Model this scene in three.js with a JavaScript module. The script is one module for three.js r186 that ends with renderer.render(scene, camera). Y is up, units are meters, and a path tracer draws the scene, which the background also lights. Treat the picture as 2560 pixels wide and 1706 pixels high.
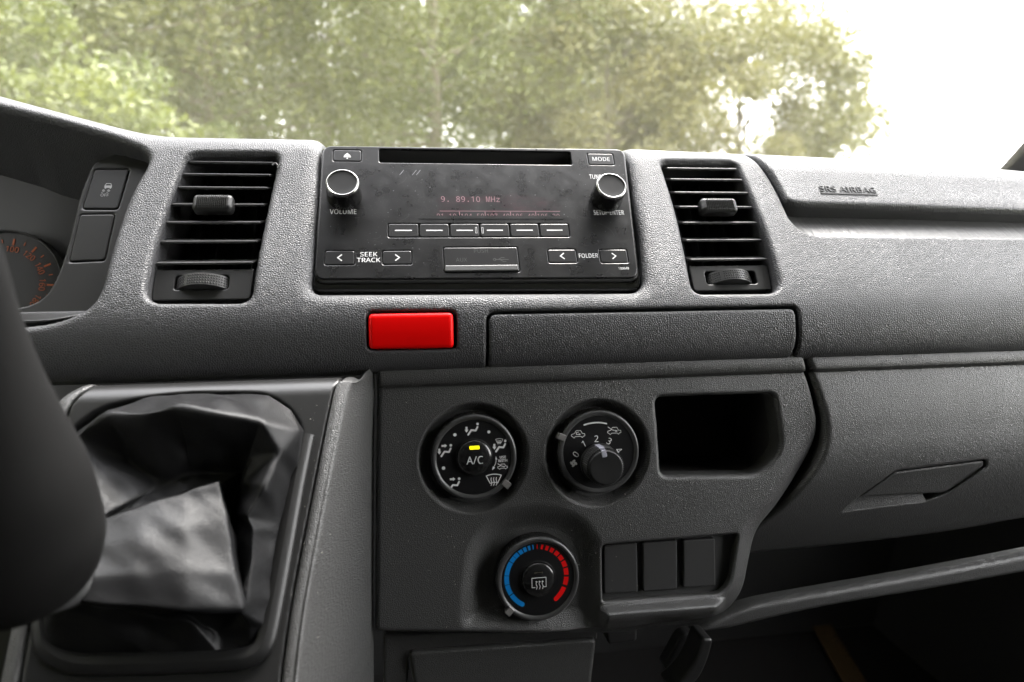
import * as THREE from 'three';
import { mergeGeometries, mergeVertices } from 'three/addons/utils/BufferGeometryUtils.js';
import { RoundedBoxGeometry } from 'three/addons/geometries/RoundedBoxGeometry.js';
import { TextGeometry } from 'three/addons/geometries/TextGeometry.js';
import { FontLoader } from 'three/addons/loaders/FontLoader.js';

// ---------- camera, sky, sun, exposure ----------
const scene = new THREE.Scene();
const EYE = new THREE.Vector3(0, 1.55, 0);                 // the camera's place; the van's parts are measured from it
const camera = new THREE.PerspectiveCamera(54.19, 1024 / 682, 0.02, 400);
{
  const pitch = -10.1 * Math.PI / 180, yaw = 8.7 * Math.PI / 180;
  camera.position.copy(EYE);
  camera.lookAt(EYE.x + Math.sin(yaw) * Math.cos(pitch), EYE.y + Math.sin(pitch), EYE.z - Math.cos(yaw) * Math.cos(pitch));
}
camera.focus = 0.43;
camera.userData.fStop = 6.5;
const renderer = new THREE.WebGLRenderer({ antialias: true });
renderer.toneMapping = THREE.LinearToneMapping;
renderer.toneMappingExposure = 5.1;
renderer.shadowMap.enabled = true;
const SUN = new THREE.Vector3(0.30, 0.88, -0.36).normalize();
{
  const W = 512, H = 256, d = new Float32Array(W * H * 4);
  for (let j = 0; j < H; j++) for (let i = 0; i < W; i++) {
    const el = ((j + 0.5) / H - 0.5) * Math.PI, az = ((i + 0.5) / W - 0.5) * 2 * Math.PI;
    const x = Math.cos(el) * Math.cos(az), y = Math.sin(el), z = Math.cos(el) * Math.sin(az);
    const up = Math.max(0, y), c = Math.max(0, x * SUN.x + y * SUN.y + z * SUN.z);
    const g = 1.9 + 0.4 * (1 - up) + 1.2 * Math.pow(c, 6);
    const k = (j * W + i) * 4, s = y < -0.02 ? 0.45 : 1;
    d[k] = g * 0.99 * s; d[k + 1] = g * 0.99 * s; d[k + 2] = g * (0.97 + 0.06 * up) * s; d[k + 3] = 1;
  }
  const t = new THREE.DataTexture(d, W, H, THREE.RGBAFormat, THREE.FloatType);
  t.mapping = THREE.EquirectangularReflectionMapping; t.magFilter = THREE.LinearFilter; t.needsUpdate = true;
  scene.background = t; scene.environment = t; scene.backgroundIntensity = 1; scene.environmentIntensity = 1;
}
const sun = new THREE.DirectionalLight(0xfffaf2, 2.0);
sun.position.copy(EYE).addScaledVector(SUN, 30); sun.target.position.copy(EYE);
sun.castShadow = true; sun.shadow.radius = 40; sun.shadow.mapSize.set(2048, 2048);
Object.assign(sun.shadow.camera, { left: -12, right: 12, top: 12, bottom: -12, near: 1, far: 80 });
scene.add(sun, sun.target);

// ---------- small tools ----------
let seed = 7;
const rnd = () => { seed = (seed * 1664525 + 1013904223) >>> 0; return seed / 4294967296; };
const mix = (a, b, t) => a + (b - a) * t;
const clamp = (x, a = 0, b = 1) => Math.min(b, Math.max(a, x));
const smooth = (a, b, x) => { const t = clamp((x - a) / (b - a)); return t * t * (3 - 2 * t); };
const V = (x, y, z) => new THREE.Vector3(x, y, z);
const used = new Map();
function numbered(n) { const k = used.get(n) || 0; used.set(n, k + 1); return k ? n + '_' + String(k).padStart(3, '0') : n; }
function thing(name, label, category, frame, group, kind) {
  const g = new THREE.Group(); g.name = numbered(name); scene.add(g);
  g.position.copy(EYE);
  if (frame) { g.position.add(V(...frame.o)); g.rotation.x = -frame.tilt; }
  g.userData = { label, category }; if (group) g.userData.group = group; if (kind) g.userData.kind = kind;
  return g;
}
function part(name, geo, m, parent) {
  if (Array.isArray(geo)) geo = join(geo);
  const o = new THREE.Mesh(geo, m); o.name = name; o.castShadow = o.receiveShadow = true; parent.add(o); return o;
}
function sub(name, parent, p = [0, 0, 0], rz = 0) { const g = new THREE.Group(); g.name = name; g.position.set(...p); g.rotation.z = rz; parent.add(g); return g; }
function join(list) {
  return mergeGeometries(list.map(g => { const q = g.index ? g.toNonIndexed() : g; for (const k of Object.keys(q.attributes)) if (!['position', 'normal', 'uv'].includes(k)) q.deleteAttribute(k); return q; }));
}
function box(w, h, d, x = 0, y = 0, z = 0, r = 0, seg = 3) {
  const g = r ? new RoundedBoxGeometry(w, h, d, seg, r) : new THREE.BoxGeometry(w, h, d); g.translate(x, y, z); return g;
}
function lathe(pts, seg = 72) { const g = new THREE.LatheGeometry(pts.map(p => new THREE.Vector2(p[0], p[1])), seg); g.rotateX(Math.PI / 2); return g; }   // axis = +z
// rounded polygon as dense points
function roundPoly(pts, r, dense = 0.002) {
  const n = pts.length, out = [];
  for (let i = 0; i < n; i++) {
    const a = pts[(i + n - 1) % n], b = pts[i], c = pts[(i + 1) % n], rr = Array.isArray(r) ? r[i] : r;
    const l1 = Math.hypot(a[0] - b[0], a[1] - b[1]), l2 = Math.hypot(c[0] - b[0], c[1] - b[1]);
    const t = Math.min(rr, l1 * 0.48, l2 * 0.48);
    const p = [b[0] + (a[0] - b[0]) / l1 * t, b[1] + (a[1] - b[1]) / l1 * t], q = [b[0] + (c[0] - b[0]) / l2 * t, b[1] + (c[1] - b[1]) / l2 * t];
    if (t < 1e-5) { out.push(b); continue; }
    for (let k = 0; k <= 6; k++) { const s = k / 6; out.push([(1 - s) ** 2 * p[0] + 2 * s * (1 - s) * b[0] + s * s * q[0], (1 - s) ** 2 * p[1] + 2 * s * (1 - s) * b[1] + s * s * q[1]]); }
  }
  const o2 = [];
  for (let i = 0; i < out.length; i++) {
    const a = out[i], b = out[(i + 1) % out.length], l = Math.hypot(b[0] - a[0], b[1] - a[1]), k = Math.max(1, Math.ceil(l / dense));
    for (let j = 0; j < k; j++) o2.push([mix(a[0], b[0], j / k), mix(a[1], b[1], j / k)]);
  }
  return o2;
}
const rect = (u0, v0, u1, v1) => [[u0, v0], [u1, v0], [u1, v1], [u0, v1]];
const circle = (u, v, r, n = 72) => Array.from({ length: n }, (_, i) => [u + r * Math.cos(i / n * 2 * Math.PI), v + r * Math.sin(i / n * 2 * Math.PI)]);
function shapeOf(pts, holes = []) {
  const s = new THREE.Shape(pts.map(p => new THREE.Vector2(p[0], p[1])));
  for (const h of holes) s.holes.push(new THREE.Path(h.map(p => new THREE.Vector2(p[0], p[1]))));
  return s;
}
// plate whose front face lies at z = front, bevelled all round
function plate(pts, front, depth, bevel = 0.0004, holes = [], seg = 2) {
  const g = new THREE.ExtrudeGeometry(shapeOf(pts, holes), { depth: depth - 2 * bevel, bevelEnabled: bevel > 0, bevelThickness: bevel, bevelSize: bevel, bevelOffset: -bevel, bevelSegments: seg, curveSegments: 8 });
  g.translate(0, 0, front - depth + bevel); return g;
}
const inset = (r, d) => [r[0] + d, r[1] + d, r[2] - d, r[3] - d];
class Contour {
  constructor(pts, { r = 0.002, h, depth = 0, far = 0.03, wall = () => true } = {}) {
    this.p = pts; this.wall = wall; this.r = r; this.h = h ?? r; this.depth = depth; this.far = far;
    const us = pts.map(p => p[0]), vs = pts.map(p => p[1]);
    this.b = [Math.min(...us), Math.min(...vs), Math.max(...us), Math.max(...vs)];
  }
  sd(u, v, hole) {
    const b = this.b, f = this.far;
    if (hole && (u < b[0] - f || u > b[2] + f || v < b[1] - f || v > b[3] + f)) return f;
    let m = 1e9, inside = false; const p = this.p, n = p.length;
    for (let i = 0, j = n - 1; i < n; j = i++) {
      const ax = p[j][0], ay = p[j][1], bx = p[i][0], by = p[i][1], ex = bx - ax, ey = by - ay;
      const t = clamp(((u - ax) * ex + (v - ay) * ey) / (ex * ex + ey * ey || 1e-12)), dx = u - ax - ex * t, dy = v - ay - ey * t, q = dx * dx + dy * dy;
      if (q < m) m = q;
      if ((by > v) !== (ay > v) && u < (ax - bx) * (v - by) / (ay - by) + bx) inside = !inside;
    }
    return (inside ? -1 : 1) * Math.sqrt(m);
  }
}
// a sheet of material over a base surface, with rounded edges, real openings and their walls
function sheet({ u: [u0, u1], v: [v0, v1], step, base, outline, holes = [], extra, uvs = 1, flip = 1 }) {
  const nu = Math.ceil((u1 - u0) / step), nv = Math.ceil((v1 - v0) / step), du = (u1 - u0) / nu, dv = (v1 - v0) / nv;
  const sd = (u, v) => { let s = outline ? outline.sd(u, v) : -1; for (const h of holes) s = Math.max(s, -h.sd(u, v, true)); return s; };
  const normal = (u, v) => {
    const e = 4e-4, a = base(u + e, v), b = base(u - e, v), c = base(u, v + e), d = base(u, v - e);
    const n = V(a[0] - b[0], a[1] - b[1], a[2] - b[2]).cross(V(c[0] - d[0], c[1] - d[1], c[2] - d[2])).normalize();
    return n.multiplyScalar(flip);
  };
  const lower = (u, v) => {
    let d = extra ? extra(u, v) : 0;
    const f = (s, c) => { if (s < c.r) { const t = 1 - Math.max(0, s) / c.r; d -= c.h * (1 - Math.sqrt(Math.max(0, 1 - t * t))); } };
    if (outline) f(-outline.sd(u, v), outline);
    for (const h of holes) f(h.sd(u, v, true), h);
    return d;
  };
  const place = (u, v, more = 0) => { const b = base(u, v), n = normal(u, v), d = lower(u, v) + more; return [b[0] + n.x * d, b[1] + n.y * d, b[2] + n.z * d]; };
  const U = new Float32Array((nu + 1) * (nv + 1)), Vv = U.slice(), Sd = U.slice();
  for (let j = 0; j <= nv; j++) for (let i = 0; i <= nu; i++) { const k = j * (nu + 1) + i; U[k] = u0 + i * du; Vv[k] = v0 + j * dv; Sd[k] = sd(U[k], Vv[k]); }
  const ids = new Int32Array(U.length).fill(-1), pos = [], uv = [], idx = [];
  const vert = k => {
    if (ids[k] >= 0) return ids[k];
    let a = U[k], b = Vv[k];
    if (Sd[k] > 0) for (let it = 0; it < 3; it++) {
      const s = sd(a, b), e = 1e-4; if (s <= 0) break;
      const gx = (sd(a + e, b) - sd(a - e, b)) / (2 * e), gy = (sd(a, b + e) - sd(a, b - e)) / (2 * e), l = gx * gx + gy * gy || 1;
      a -= s * gx / l; b -= s * gy / l;
    }
    pos.push(...place(a, b)); uv.push(a * uvs, b * uvs);
    return (ids[k] = pos.length / 3 - 1);
  };
  for (let j = 0; j < nv; j++) for (let i = 0; i < nu; i++) {
    const a = j * (nu + 1) + i, b = a + 1, c = a + nu + 1, d = c + 1;
    if (Math.min(Sd[a], Sd[b], Sd[c], Sd[d]) >= -1e-6) continue;
    idx.push(vert(a), vert(b), vert(d), vert(a), vert(d), vert(c));
  }
  for (const c of [outline, ...holes]) if (c && c.depth > 0) {
    const rows = Math.max(1, Math.round(c.depth / 0.006)), n = c.p.length, at = pos.length / 3;
    for (let k = 0; k <= rows; k++) for (let i = 0; i <= n; i++) { const p = c.p[i % n]; pos.push(...place(p[0], p[1], -c.depth * k / rows)); uv.push((p[0] + p[1]) * uvs, (p[1] - c.depth * k / rows) * uvs); }
    for (let k = 0; k < rows; k++) for (let i = 0; i < n; i++) { if (!c.wall(c.p[i])) continue; const a = at + k * (n + 1) + i, b = a + 1, e = a + n + 1, f = e + 1; idx.push(a, b, f, a, f, e); }
  }
  const g = new THREE.BufferGeometry();
  g.setAttribute('position', new THREE.Float32BufferAttribute(pos, 3)); g.setAttribute('uv', new THREE.Float32BufferAttribute(uv, 2)); g.setIndex(idx);
  g.computeVertexNormals(); return g;
}
// smooth surface through a grid of points (rows of [x,y,z])
function surface(rows, k = 8, uvScale = 1) {
  const cr = (a, b, c, d, t) => 0.5 * (2 * b + (c - a) * t + (2 * a - 5 * b + 4 * c - d) * t * t + (3 * b - a - 3 * c + d) * t * t * t);
  const along = (pts, n) => { const o = []; for (let i = 0; i < pts.length - 1; i++) for (let s = 0; s < n; s++) { const P = j => pts[clamp(j, 0, pts.length - 1)]; o.push([0, 1, 2].map(q => cr(P(i - 1)[q], P(i)[q], P(i + 1)[q], P(i + 2)[q], s / n))); } o.push(pts[pts.length - 1]); return o; };
  const a = rows.map(r => along(r, k)), cols = a[0].map((_, i) => along(a.map(r => r[i]), k)), nr = cols[0].length, nc = cols.length, pos = [], uv = [], idx = [];
  for (let j = 0; j < nr; j++) for (let i = 0; i < nc; i++) { const p = cols[i][j]; pos.push(...p); uv.push(p[0] * uvScale, p[1] * uvScale + p[2] * 0.6 * uvScale); }
  for (let j = 0; j < nr - 1; j++) for (let i = 0; i < nc - 1; i++) { const q = j * nc + i; idx.push(q, q + nc + 1, q + 1, q, q + nc, q + nc + 1); }
  const g = new THREE.BufferGeometry();
  g.setAttribute('position', new THREE.Float32BufferAttribute(pos, 3)); g.setAttribute('uv', new THREE.Float32BufferAttribute(uv, 2)); g.setIndex(idx); g.computeVertexNormals(); return g;
}

// faceted sheet subdivided and softened: folds stay, their edges round off
function creased(points, faces, levels, soften) {
  let P = points.map(p => [...p]), T = []; for (const f of faces) { T.push([f[0], f[1], f[2]]); if (f.length == 4) T.push([f[0], f[2], f[3]]); }
  { // one winding for all
    const edge = new Map(); T.forEach((t, i) => { for (let k = 0; k < 3; k++) { const a = t[k], b = t[(k + 1) % 3], key = a < b ? a + '_' + b : b + '_' + a; (edge.get(key) || edge.set(key, []).get(key)).push(i); } });
    const seen = new Array(T.length).fill(false);
    const up = t => { const [a, b, c] = t.map(i => P[i]); return (b[0] - a[0]) * (c[1] - a[1]) - (b[1] - a[1]) * (c[0] - a[0]) > 0; };
    for (let s0 = 0; s0 < T.length; s0++) if (!seen[s0]) {
      if (!up(T[s0])) T[s0].reverse(); seen[s0] = true; const q = [s0];
      while (q.length) { const i = q.shift(), t = T[i]; for (let k = 0; k < 3; k++) { const a = t[k], b = t[(k + 1) % 3]; for (const j of edge.get(a < b ? a + '_' + b : b + '_' + a)) if (!seen[j]) { const u = T[j]; for (let m = 0; m < 3; m++) if (u[m] == a && u[(m + 1) % 3] == b) { u.reverse(); break; } seen[j] = true; q.push(j); } } }
    }
  }
  for (let l = 0; l < levels; l++) {
    const mid = new Map(), m = (a, b) => { const k = a < b ? a * 1e6 + b : b * 1e6 + a; if (!mid.has(k)) { mid.set(k, P.length); P.push([0, 1, 2].map(i => (P[a][i] + P[b][i]) / 2)); } return mid.get(k); }, N = [];
    for (const [a, b, c] of T) { const x = m(a, b), y = m(b, c), z = m(c, a); N.push([a, x, z], [x, b, y], [z, y, c], [x, y, z]); } T = N;
  }
  const nb = P.map(() => new Map()); for (const t of T) for (let k = 0; k < 3; k++) { const a = t[k], b = t[(k + 1) % 3]; nb[a].set(b, (nb[a].get(b) || 0) + 1); nb[b].set(a, (nb[b].get(a) || 0) + 1); }
  const edgeOf = nb.map(n => [...n.values()].some(v => v == 1));
  for (let s = 0; s < soften; s++) P = P.map((p, i) => { if (edgeOf[i]) return p; const q = [0, 0, 0]; for (const j of nb[i].keys()) for (let k = 0; k < 3; k++) q[k] += P[j][k]; const n = nb[i].size; return p.map((v, k) => mix(v, q[k] / n, 0.6)); });
  const build = () => { const g = new THREE.BufferGeometry(); g.setAttribute('position', new THREE.Float32BufferAttribute(P.flat(), 3)); g.setAttribute('uv', new THREE.Float32BufferAttribute(P.flatMap(p => [p[0], p[1] + p[2] * 0.6]), 2)); g.setIndex(T.flat()); g.computeVertexNormals(); return g; };
  const n = build().attributes.normal;   // soft wrinkles of the leather
  P = P.map((p, i) => { const a = (nA(p[0] * 1.7 + p[2] * 1.3, p[1] * 1.7) - 0.5) * 0.0030 + (nB(p[0] * 1.6 + p[1] * 2.6, p[1] * 0.5 - p[0] * 0.9 + p[2]) - 0.5) * 0.0016; return [p[0] + n.getX(i) * a, p[1] + n.getY(i) * a, p[2] + n.getZ(i) * a]; });
  return build();
}

// ---------- textures: grain of the plastics ----------
function dataTex(n, fn, srgb) {
  const d = new Uint8Array(n * n * 4);
  for (let j = 0; j < n; j++) for (let i = 0; i < n; i++) { const c = fn(i / n, j / n), k = (j * n + i) * 4; for (let q = 0; q < 3; q++) d[k + q] = clamp(Array.isArray(c) ? c[q] : c) * 255; d[k + 3] = 255; }
  const t = new THREE.DataTexture(d, n, n); t.wrapS = t.wrapT = THREE.RepeatWrapping; t.magFilter = THREE.LinearFilter; t.minFilter = THREE.LinearMipmapLinearFilter; t.generateMipmaps = true;
  if (srgb) t.colorSpace = THREE.SRGBColorSpace; t.needsUpdate = true; return t;
}
function cells(n, jit = 0.9) {   // periodic cell noise: returns [f1, f2]
  const px = new Float32Array(n * n), py = px.slice();
  for (let i = 0; i < n * n; i++) { px[i] = 0.5 + (rnd() - 0.5) * jit; py[i] = 0.5 + (rnd() - 0.5) * jit; }
  return (u, v) => {
    const x = u * n, y = v * n, ix = Math.floor(x), iy = Math.floor(y); let a = 9, b = 9;
    for (let j = -1; j <= 1; j++) for (let i = -1; i <= 1; i++) {
      const k = ((iy + j + n) % n) * n + (ix + i + n) % n, dx = ix + i + px[k] - x, dy = iy + j + py[k] - y, d = Math.hypot(dx, dy);
      if (d < a) { b = a; a = d; } else if (d < b) b = d;
    }
    return [a, b];
  };
}
function vnoise(n) {
  const g = new Float32Array(n * n); for (let i = 0; i < n * n; i++) g[i] = rnd();
  return (u, v) => { const x = (u - Math.floor(u)) * n, y = (v - Math.floor(v)) * n, i = Math.floor(x), j = Math.floor(y), a = x - i, b = y - j, s = a * a * (3 - 2 * a), t = b * b * (3 - 2 * b), q = (p, r) => g[(r % n) * n + p % n]; return mix(mix(q(i, j), q(i + 1, j), s), mix(q(i, j + 1), q(i + 1, j + 1), s), t); };
}
const nA = vnoise(24), nB = vnoise(50), nC = vnoise(130), nD = vnoise(8);
const leatherTex = (() => {
  const c1 = cells(58), c2 = cells(96);
  return dataTex(1024, (u, v) => {
    const wu = u + 0.012 * (nA(u, v) - 0.5) + 0.006 * (nB(v, u) - 0.5), wv = v + 0.012 * (nA(v + 0.3, u) - 0.5) + 0.006 * (nB(u, v + 0.5) - 0.5);
    const a = c1(wu - Math.floor(wu), wv - Math.floor(wv)), b = c2(wu - Math.floor(wu), wv - Math.floor(wv));
    return 0.72 * Math.pow(clamp((a[1] - a[0]) * 1.5), 0.6) + 0.2 * clamp((b[1] - b[0]) * 1.4) + 0.08 * nC(u, v);
  });
})();
const stippleTex = (() => {
  const c1 = cells(80);
  return dataTex(1024, (u, v) => { const wu = u + 0.01 * (nB(u, v) - 0.5), wv = v + 0.01 * (nB(v, u) - 0.5), a = c1(wu - Math.floor(wu), wv - Math.floor(wv)); return 0.75 * clamp((a[1] - a[0]) * 1.3) + 0.25 * nC(u, v); });
})();
const scuffTex = dataTex(512, (u, v) => 0.35 + 0.3 * nD(u, v) + 0.2 * nA(u, v) + 0.15 * nC(u, v));
const wearTex = dataTex(512, (u, v) => 0.74 + 0.16 * nD(u, v) + 0.10 * nA(v, u) + (nC(u, v) > 0.86 ? 0.1 : 0));
const rep = (t, metres) => { const c = t.clone(); c.repeat.set(1 / metres, 1 / metres); c.needsUpdate = true; return c; };
const lin = (r, g = r, b = r) => new THREE.Color().setRGB(r, g, b);
const mat = (o) => new THREE.MeshStandardMaterial(o);
const phys = (o) => new THREE.MeshPhysicalMaterial(o);
const M = {
  leather: mat({ color: lin(0.052, 0.052, 0.055), roughness: 0.50, roughnessMap: rep(wearTex, 0.21), bumpMap: rep(leatherTex, 0.078), bumpScale: 0.00036 }),
  stipple: mat({ color: lin(0.056, 0.056, 0.055), roughness: 0.43, roughnessMap: rep(wearTex, 0.17), bumpMap: rep(stippleTex, 0.085), bumpScale: 0.00023 }),
  satin: mat({ color: lin(0.015), roughness: 0.36, bumpMap: rep(scuffTex, 0.05), bumpScale: 0.00006 }),
  matt: mat({ color: lin(0.046), roughness: 0.6 }),
  slat: mat({ color: lin(0.05), roughness: 0.28 }),
  dark: mat({ color: lin(0.046), roughness: 0.6 }),
  gloss: phys({ color: lin(0.012), roughness: 0.22, clearcoat: 0.5, clearcoatRoughness: 0.15 }),
  chrome: mat({ color: lin(0.42, 0.42, 0.41), roughness: 0.2, metalness: 1 }),
  key: mat({ color: lin(0.014), roughness: 0.3 }),
  red: phys({ color: lin(0.88, 0.0008, 0.0008), roughness: 0.4, specularIntensity: 0.35 }),
  boot: phys({ color: lin(0.010, 0.010, 0.0105), roughness: 0.44, specularIntensity: 0.5, roughnessMap: rep(wearTex, 0.09), bumpMap: rep(leatherTex, 0.04), bumpScale: 0.0001 }),
  blank: mat({ color: lin(0.03), roughness: 0.5 }),
  knob: phys({ color: lin(0.006, 0.0058, 0.0056), roughness: 0.75, specularIntensity: 0.25 }),
  pointer: mat({ color: lin(0.16, 0.155, 0.15), roughness: 0.35 }),
  white: mat({ color: lin(0.62), roughness: 0.5 }),
  letter: mat({ color: lin(0.02), roughness: 0.6 }),
  carpet: mat({ color: lin(0.012, 0.011, 0.011), roughness: 1, bumpMap: rep(stippleTex, 0.12), bumpScale: 0.002 }),
  liner: mat({ color: lin(0.16), roughness: 0.9 }),
  glass: phys({ color: 0xffffff, roughness: 0, transmission: 1, thickness: 0, ior: 1.5 }),
};

// ---------- the setting ----------
{
  const g = new THREE.PlaneGeometry(300, 300); g.rotateX(-Math.PI / 2);
  const t = dataTex(256, (u, v) => { const n = 0.6 * nA(u, v) + 0.4 * nC(u, v); return [0.33 + 0.15 * n, 0.34 + 0.16 * n, 0.22 + 0.1 * n]; }, true);
  const o = part('ground', g, mat({ map: rep(t, 1 / 40), roughness: 1 }), scene); o.userData = { kind: 'structure', label: 'dry grassy ground outside the van', category: 'ground' };
}
// ---------- dashboard ----------
const PROF = [[-0.07532,0.052,-0.545],[-0.06602,0.05255,-0.53571],[-0.05642,0.05314,-0.52614],[-0.04697,0.05372,-0.51671],[-0.0381,0.05419,-0.50785],[-0.03025,0.0545,-0.5],[-0.02562,0.05464,-0.49538],[-0.02133,0.05475,-0.49109],[-0.01736,0.0548,-0.48711],[-0.01367,0.05473,-0.48342],[-0.01024,0.0545,-0.48],[-0.00795,0.05426,-0.47773],[-0.00581,0.05398,-0.47561],[-0.0038,0.05362,-0.47363],[-0.00188,0.05314,-0.47176],[0.0,0.0525,-0.47],[0.00161,0.0518,-0.46855],[0.00317,0.051,-0.46721],[0.00473,0.05009,-0.46594],[0.00631,0.04909,-0.46472],[0.00795,0.048,-0.4635],[0.00983,0.04666,-0.46217],[0.01174,0.04521,-0.46094],[0.01374,0.04362,-0.45971],[0.01589,0.0419,-0.45843],[0.01827,0.04,-0.457],[0.02252,0.03659,-0.45445],[0.02738,0.03266,-0.45161],[0.03257,0.02844,-0.44859],[0.03785,0.02414,-0.44551],[0.04297,0.02,-0.4425],[0.04796,0.01599,-0.43953],[0.05295,0.01199,-0.43655],[0.05795,0.00799,-0.43355],[0.06296,0.00399,-0.43053],[0.06797,0.0,-0.4275],[0.07305,-0.00402,-0.4244],[0.07816,-0.00805,-0.42125],[0.08327,-0.01206,-0.4181],[0.08832,-0.01605,-0.415],[0.09328,-0.02,-0.412],[0.09787,-0.02367,-0.40923],[0.10245,-0.02733,-0.40648],[0.10695,-0.03095,-0.40381],[0.11131,-0.03451,-0.40129],[0.11549,-0.038,-0.399],[0.11886,-0.04087,-0.39722],[0.12212,-0.04367,-0.39556],[0.12528,-0.04644,-0.39403],[0.12837,-0.04921,-0.39267],[0.13139,-0.052,-0.3915],[0.13413,-0.05459,-0.39061],[0.13683,-0.05718,-0.38986],[0.1395,-0.05978,-0.38927],[0.14214,-0.06239,-0.38881],[0.14477,-0.065,-0.3885],[0.14743,-0.06765,-0.38831],[0.15014,-0.07036,-0.38825],[0.15283,-0.07305,-0.38834],[0.15542,-0.07563,-0.38858],[0.15783,-0.078,-0.389],[0.1597,-0.07981,-0.38946],[0.16151,-0.08154,-0.39001],[0.16327,-0.08317,-0.39068],[0.16498,-0.08466,-0.3915],[0.16665,-0.086,-0.3925],[0.16829,-0.08717,-0.39366],[0.16994,-0.08818,-0.39495],[0.17165,-0.08906,-0.39642],[0.17349,-0.08983,-0.39809],[0.17551,-0.0905,-0.4],[0.1796,-0.09129,-0.40401],[0.18449,-0.09165,-0.40889],[0.18986,-0.09177,-0.41426],[0.19536,-0.09182,-0.41975],[0.20061,-0.092,-0.425]], LIFT = [[-0.42,0.06092],[-0.408,0.05828],[-0.396,0.05564],[-0.384,0.053],[-0.372,0.05036],[-0.36,0.04772],[-0.348,0.04508],[-0.336,0.04244],[-0.324,0.0398],[-0.312,0.03716],[-0.3,0.03452],[-0.288,0.03188],[-0.276,0.02922],[-0.264,0.02641],[-0.252,0.0233],[-0.24,0.02003],[-0.228,0.01682],[-0.216,0.01366],[-0.204,0.01053],[-0.192,0.00743],[-0.18,0.00444],[-0.168,0.00194],[-0.156,0.0005],[-0.144,7e-05],[-0.132,0.0],[-0.12,0.0],[-0.108,0.0],[-0.096,0.0],[-0.084,0.0],[-0.072,0.0],[-0.06,0.0],[-0.048,0.0],[-0.036,0.0],[-0.024,0.0],[-0.012,0.0],[0.0,0.0],[0.012,0.0],[0.024,-0.0],[0.036,-0.0],[0.048,-2e-05],[0.06,-0.00011],[0.072,-0.00033],[0.084,-0.00062],[0.096,-0.00093],[0.108,-0.00124],[0.12,-0.00155],[0.132,-0.00186],[0.144,-0.00217],[0.156,-0.00248],[0.168,-0.00279],[0.18,-0.0031],[0.192,-0.00341],[0.204,-0.00372],[0.216,-0.00405],[0.228,-0.00441],[0.24,-0.00478],[0.252,-0.00515],[0.264,-0.00552],[0.276,-0.00588],[0.288,-0.00623],[0.3,-0.00656],[0.312,-0.0069],[0.324,-0.00724],[0.336,-0.0076],[0.348,-0.00803],[0.36,-0.0085],[0.372,-0.00899],[0.384,-0.00948],[0.396,-0.00997],[0.408,-0.01051],[0.42,-0.01114],[0.432,-0.01185],[0.444,-0.01257],[0.456,-0.01329],[0.468,-0.01403],[0.48,-0.01481],[0.492,-0.01566],[0.504,-0.01655],[0.516,-0.01741],[0.528,-0.01809],[0.54,-0.01841],[0.552,-0.01848],[0.564,-0.01849],[0.576,-0.01849],[0.588,-0.01849],[0.6,-0.01849],[0.612,-0.01849],[0.624,-0.01849],[0.636,-0.01849],[0.648,-0.01849],[0.66,-0.01849],[0.672,-0.01849],[0.684,-0.01849],[0.696,-0.01849]];
function table(t, x, c) { let a = 0, b = t.length - 1; if (x <= t[0][0]) return t[0][c]; if (x >= t[b][0]) return t[b][c]; while (b - a > 1) { const m = (a + b) >> 1; if (t[m][0] > x) b = m; else a = m; } return mix(t[a][c], t[b][c], (x - t[a][0]) / (t[b][0] - t[a][0])); }
const fasciaBase = (x, s) => { const w = 1 - smooth(0, 0.075, s); return [x, table(PROF, s, 1) + table(LIFT, x, 1) * w, table(PROF, s, 2)]; };
const S0 = PROF[0][0], S1 = PROF[PROF.length - 1][0];
const dash = thing('dashboard', 'black grained plastic van dashboard holding the radio and air vents', 'dashboard');
// openings, in (along the dash, down the slope)
const ventHoleA = [[-0.13589,0.01482],[-0.0808,0.0137],[-0.08557,0.05781],[-0.08867,0.09616],[-0.08971,0.12312],[-0.1468,0.12229],[-0.14675,0.09258],[-0.14283,0.05152]];
const ventHoleB = [[0.17614,0.01189],[0.23312,0.00843],[0.23696,0.0515],[0.23781,0.09268],[0.23552,0.12275],[0.17559,0.12232],[0.17656,0.0989],[0.17839,0.05621]];
const radioHole = [...[[-0.05689,0.09649],[-0.05775,0.11204],[-0.05441,0.11748],[0.13927,0.11991],[0.14586,0.11397],[0.14914,0.08516],[0.1533,0.00464]], [0.151, -0.06], [-0.0545, -0.06], ...[[-0.05522,0.01051]]];
const hazardHole = [[-0.0256,0.12969],[0.0268,0.13023],[0.02672,0.15414],[-0.02576,0.15364]];
const lidHole = [...[[0.04432,0.13165],[0.24496,0.13175],[0.24661,0.15966]], [0.2415, S1 + 0.02], [0.0435, S1 + 0.02]];
const clusterHole = [...[[-0.25829,0.00729],[-0.24228,0.00714],[-0.20991,0.00512],[-0.17781,0.0072],[-0.16311,0.01297],[-0.15871,0.01753],[-0.15907,0.02575],[-0.1634,0.03923],[-0.16676,0.0559],[-0.16881,0.07711],[-0.16967,0.09533],[-0.17003,0.11112],[-0.17273,0.12047],[-0.17736,0.12605],[-0.18993,0.13218],[-0.20592,0.13492]], [-0.34, 0.136], [-0.34, 0.01]];
const trayHole = [...[[0.24624,0.00126],[0.25108,0.01196],[0.2543,0.02417],[0.25658,0.03948],[0.25721,0.05287],[0.25791,0.0655],[0.26328,0.07497],[0.27284,0.07902],[0.4321,0.08189]], [0.62, 0.083], [0.62, -0.065], [0.205, -0.065]];
const C_ventA = new Contour(roundPoly(ventHoleA, [.008, .006, .05, .05, .008, .010, .05, .05]), { r: 0.0035, depth: 0.014 });
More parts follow.
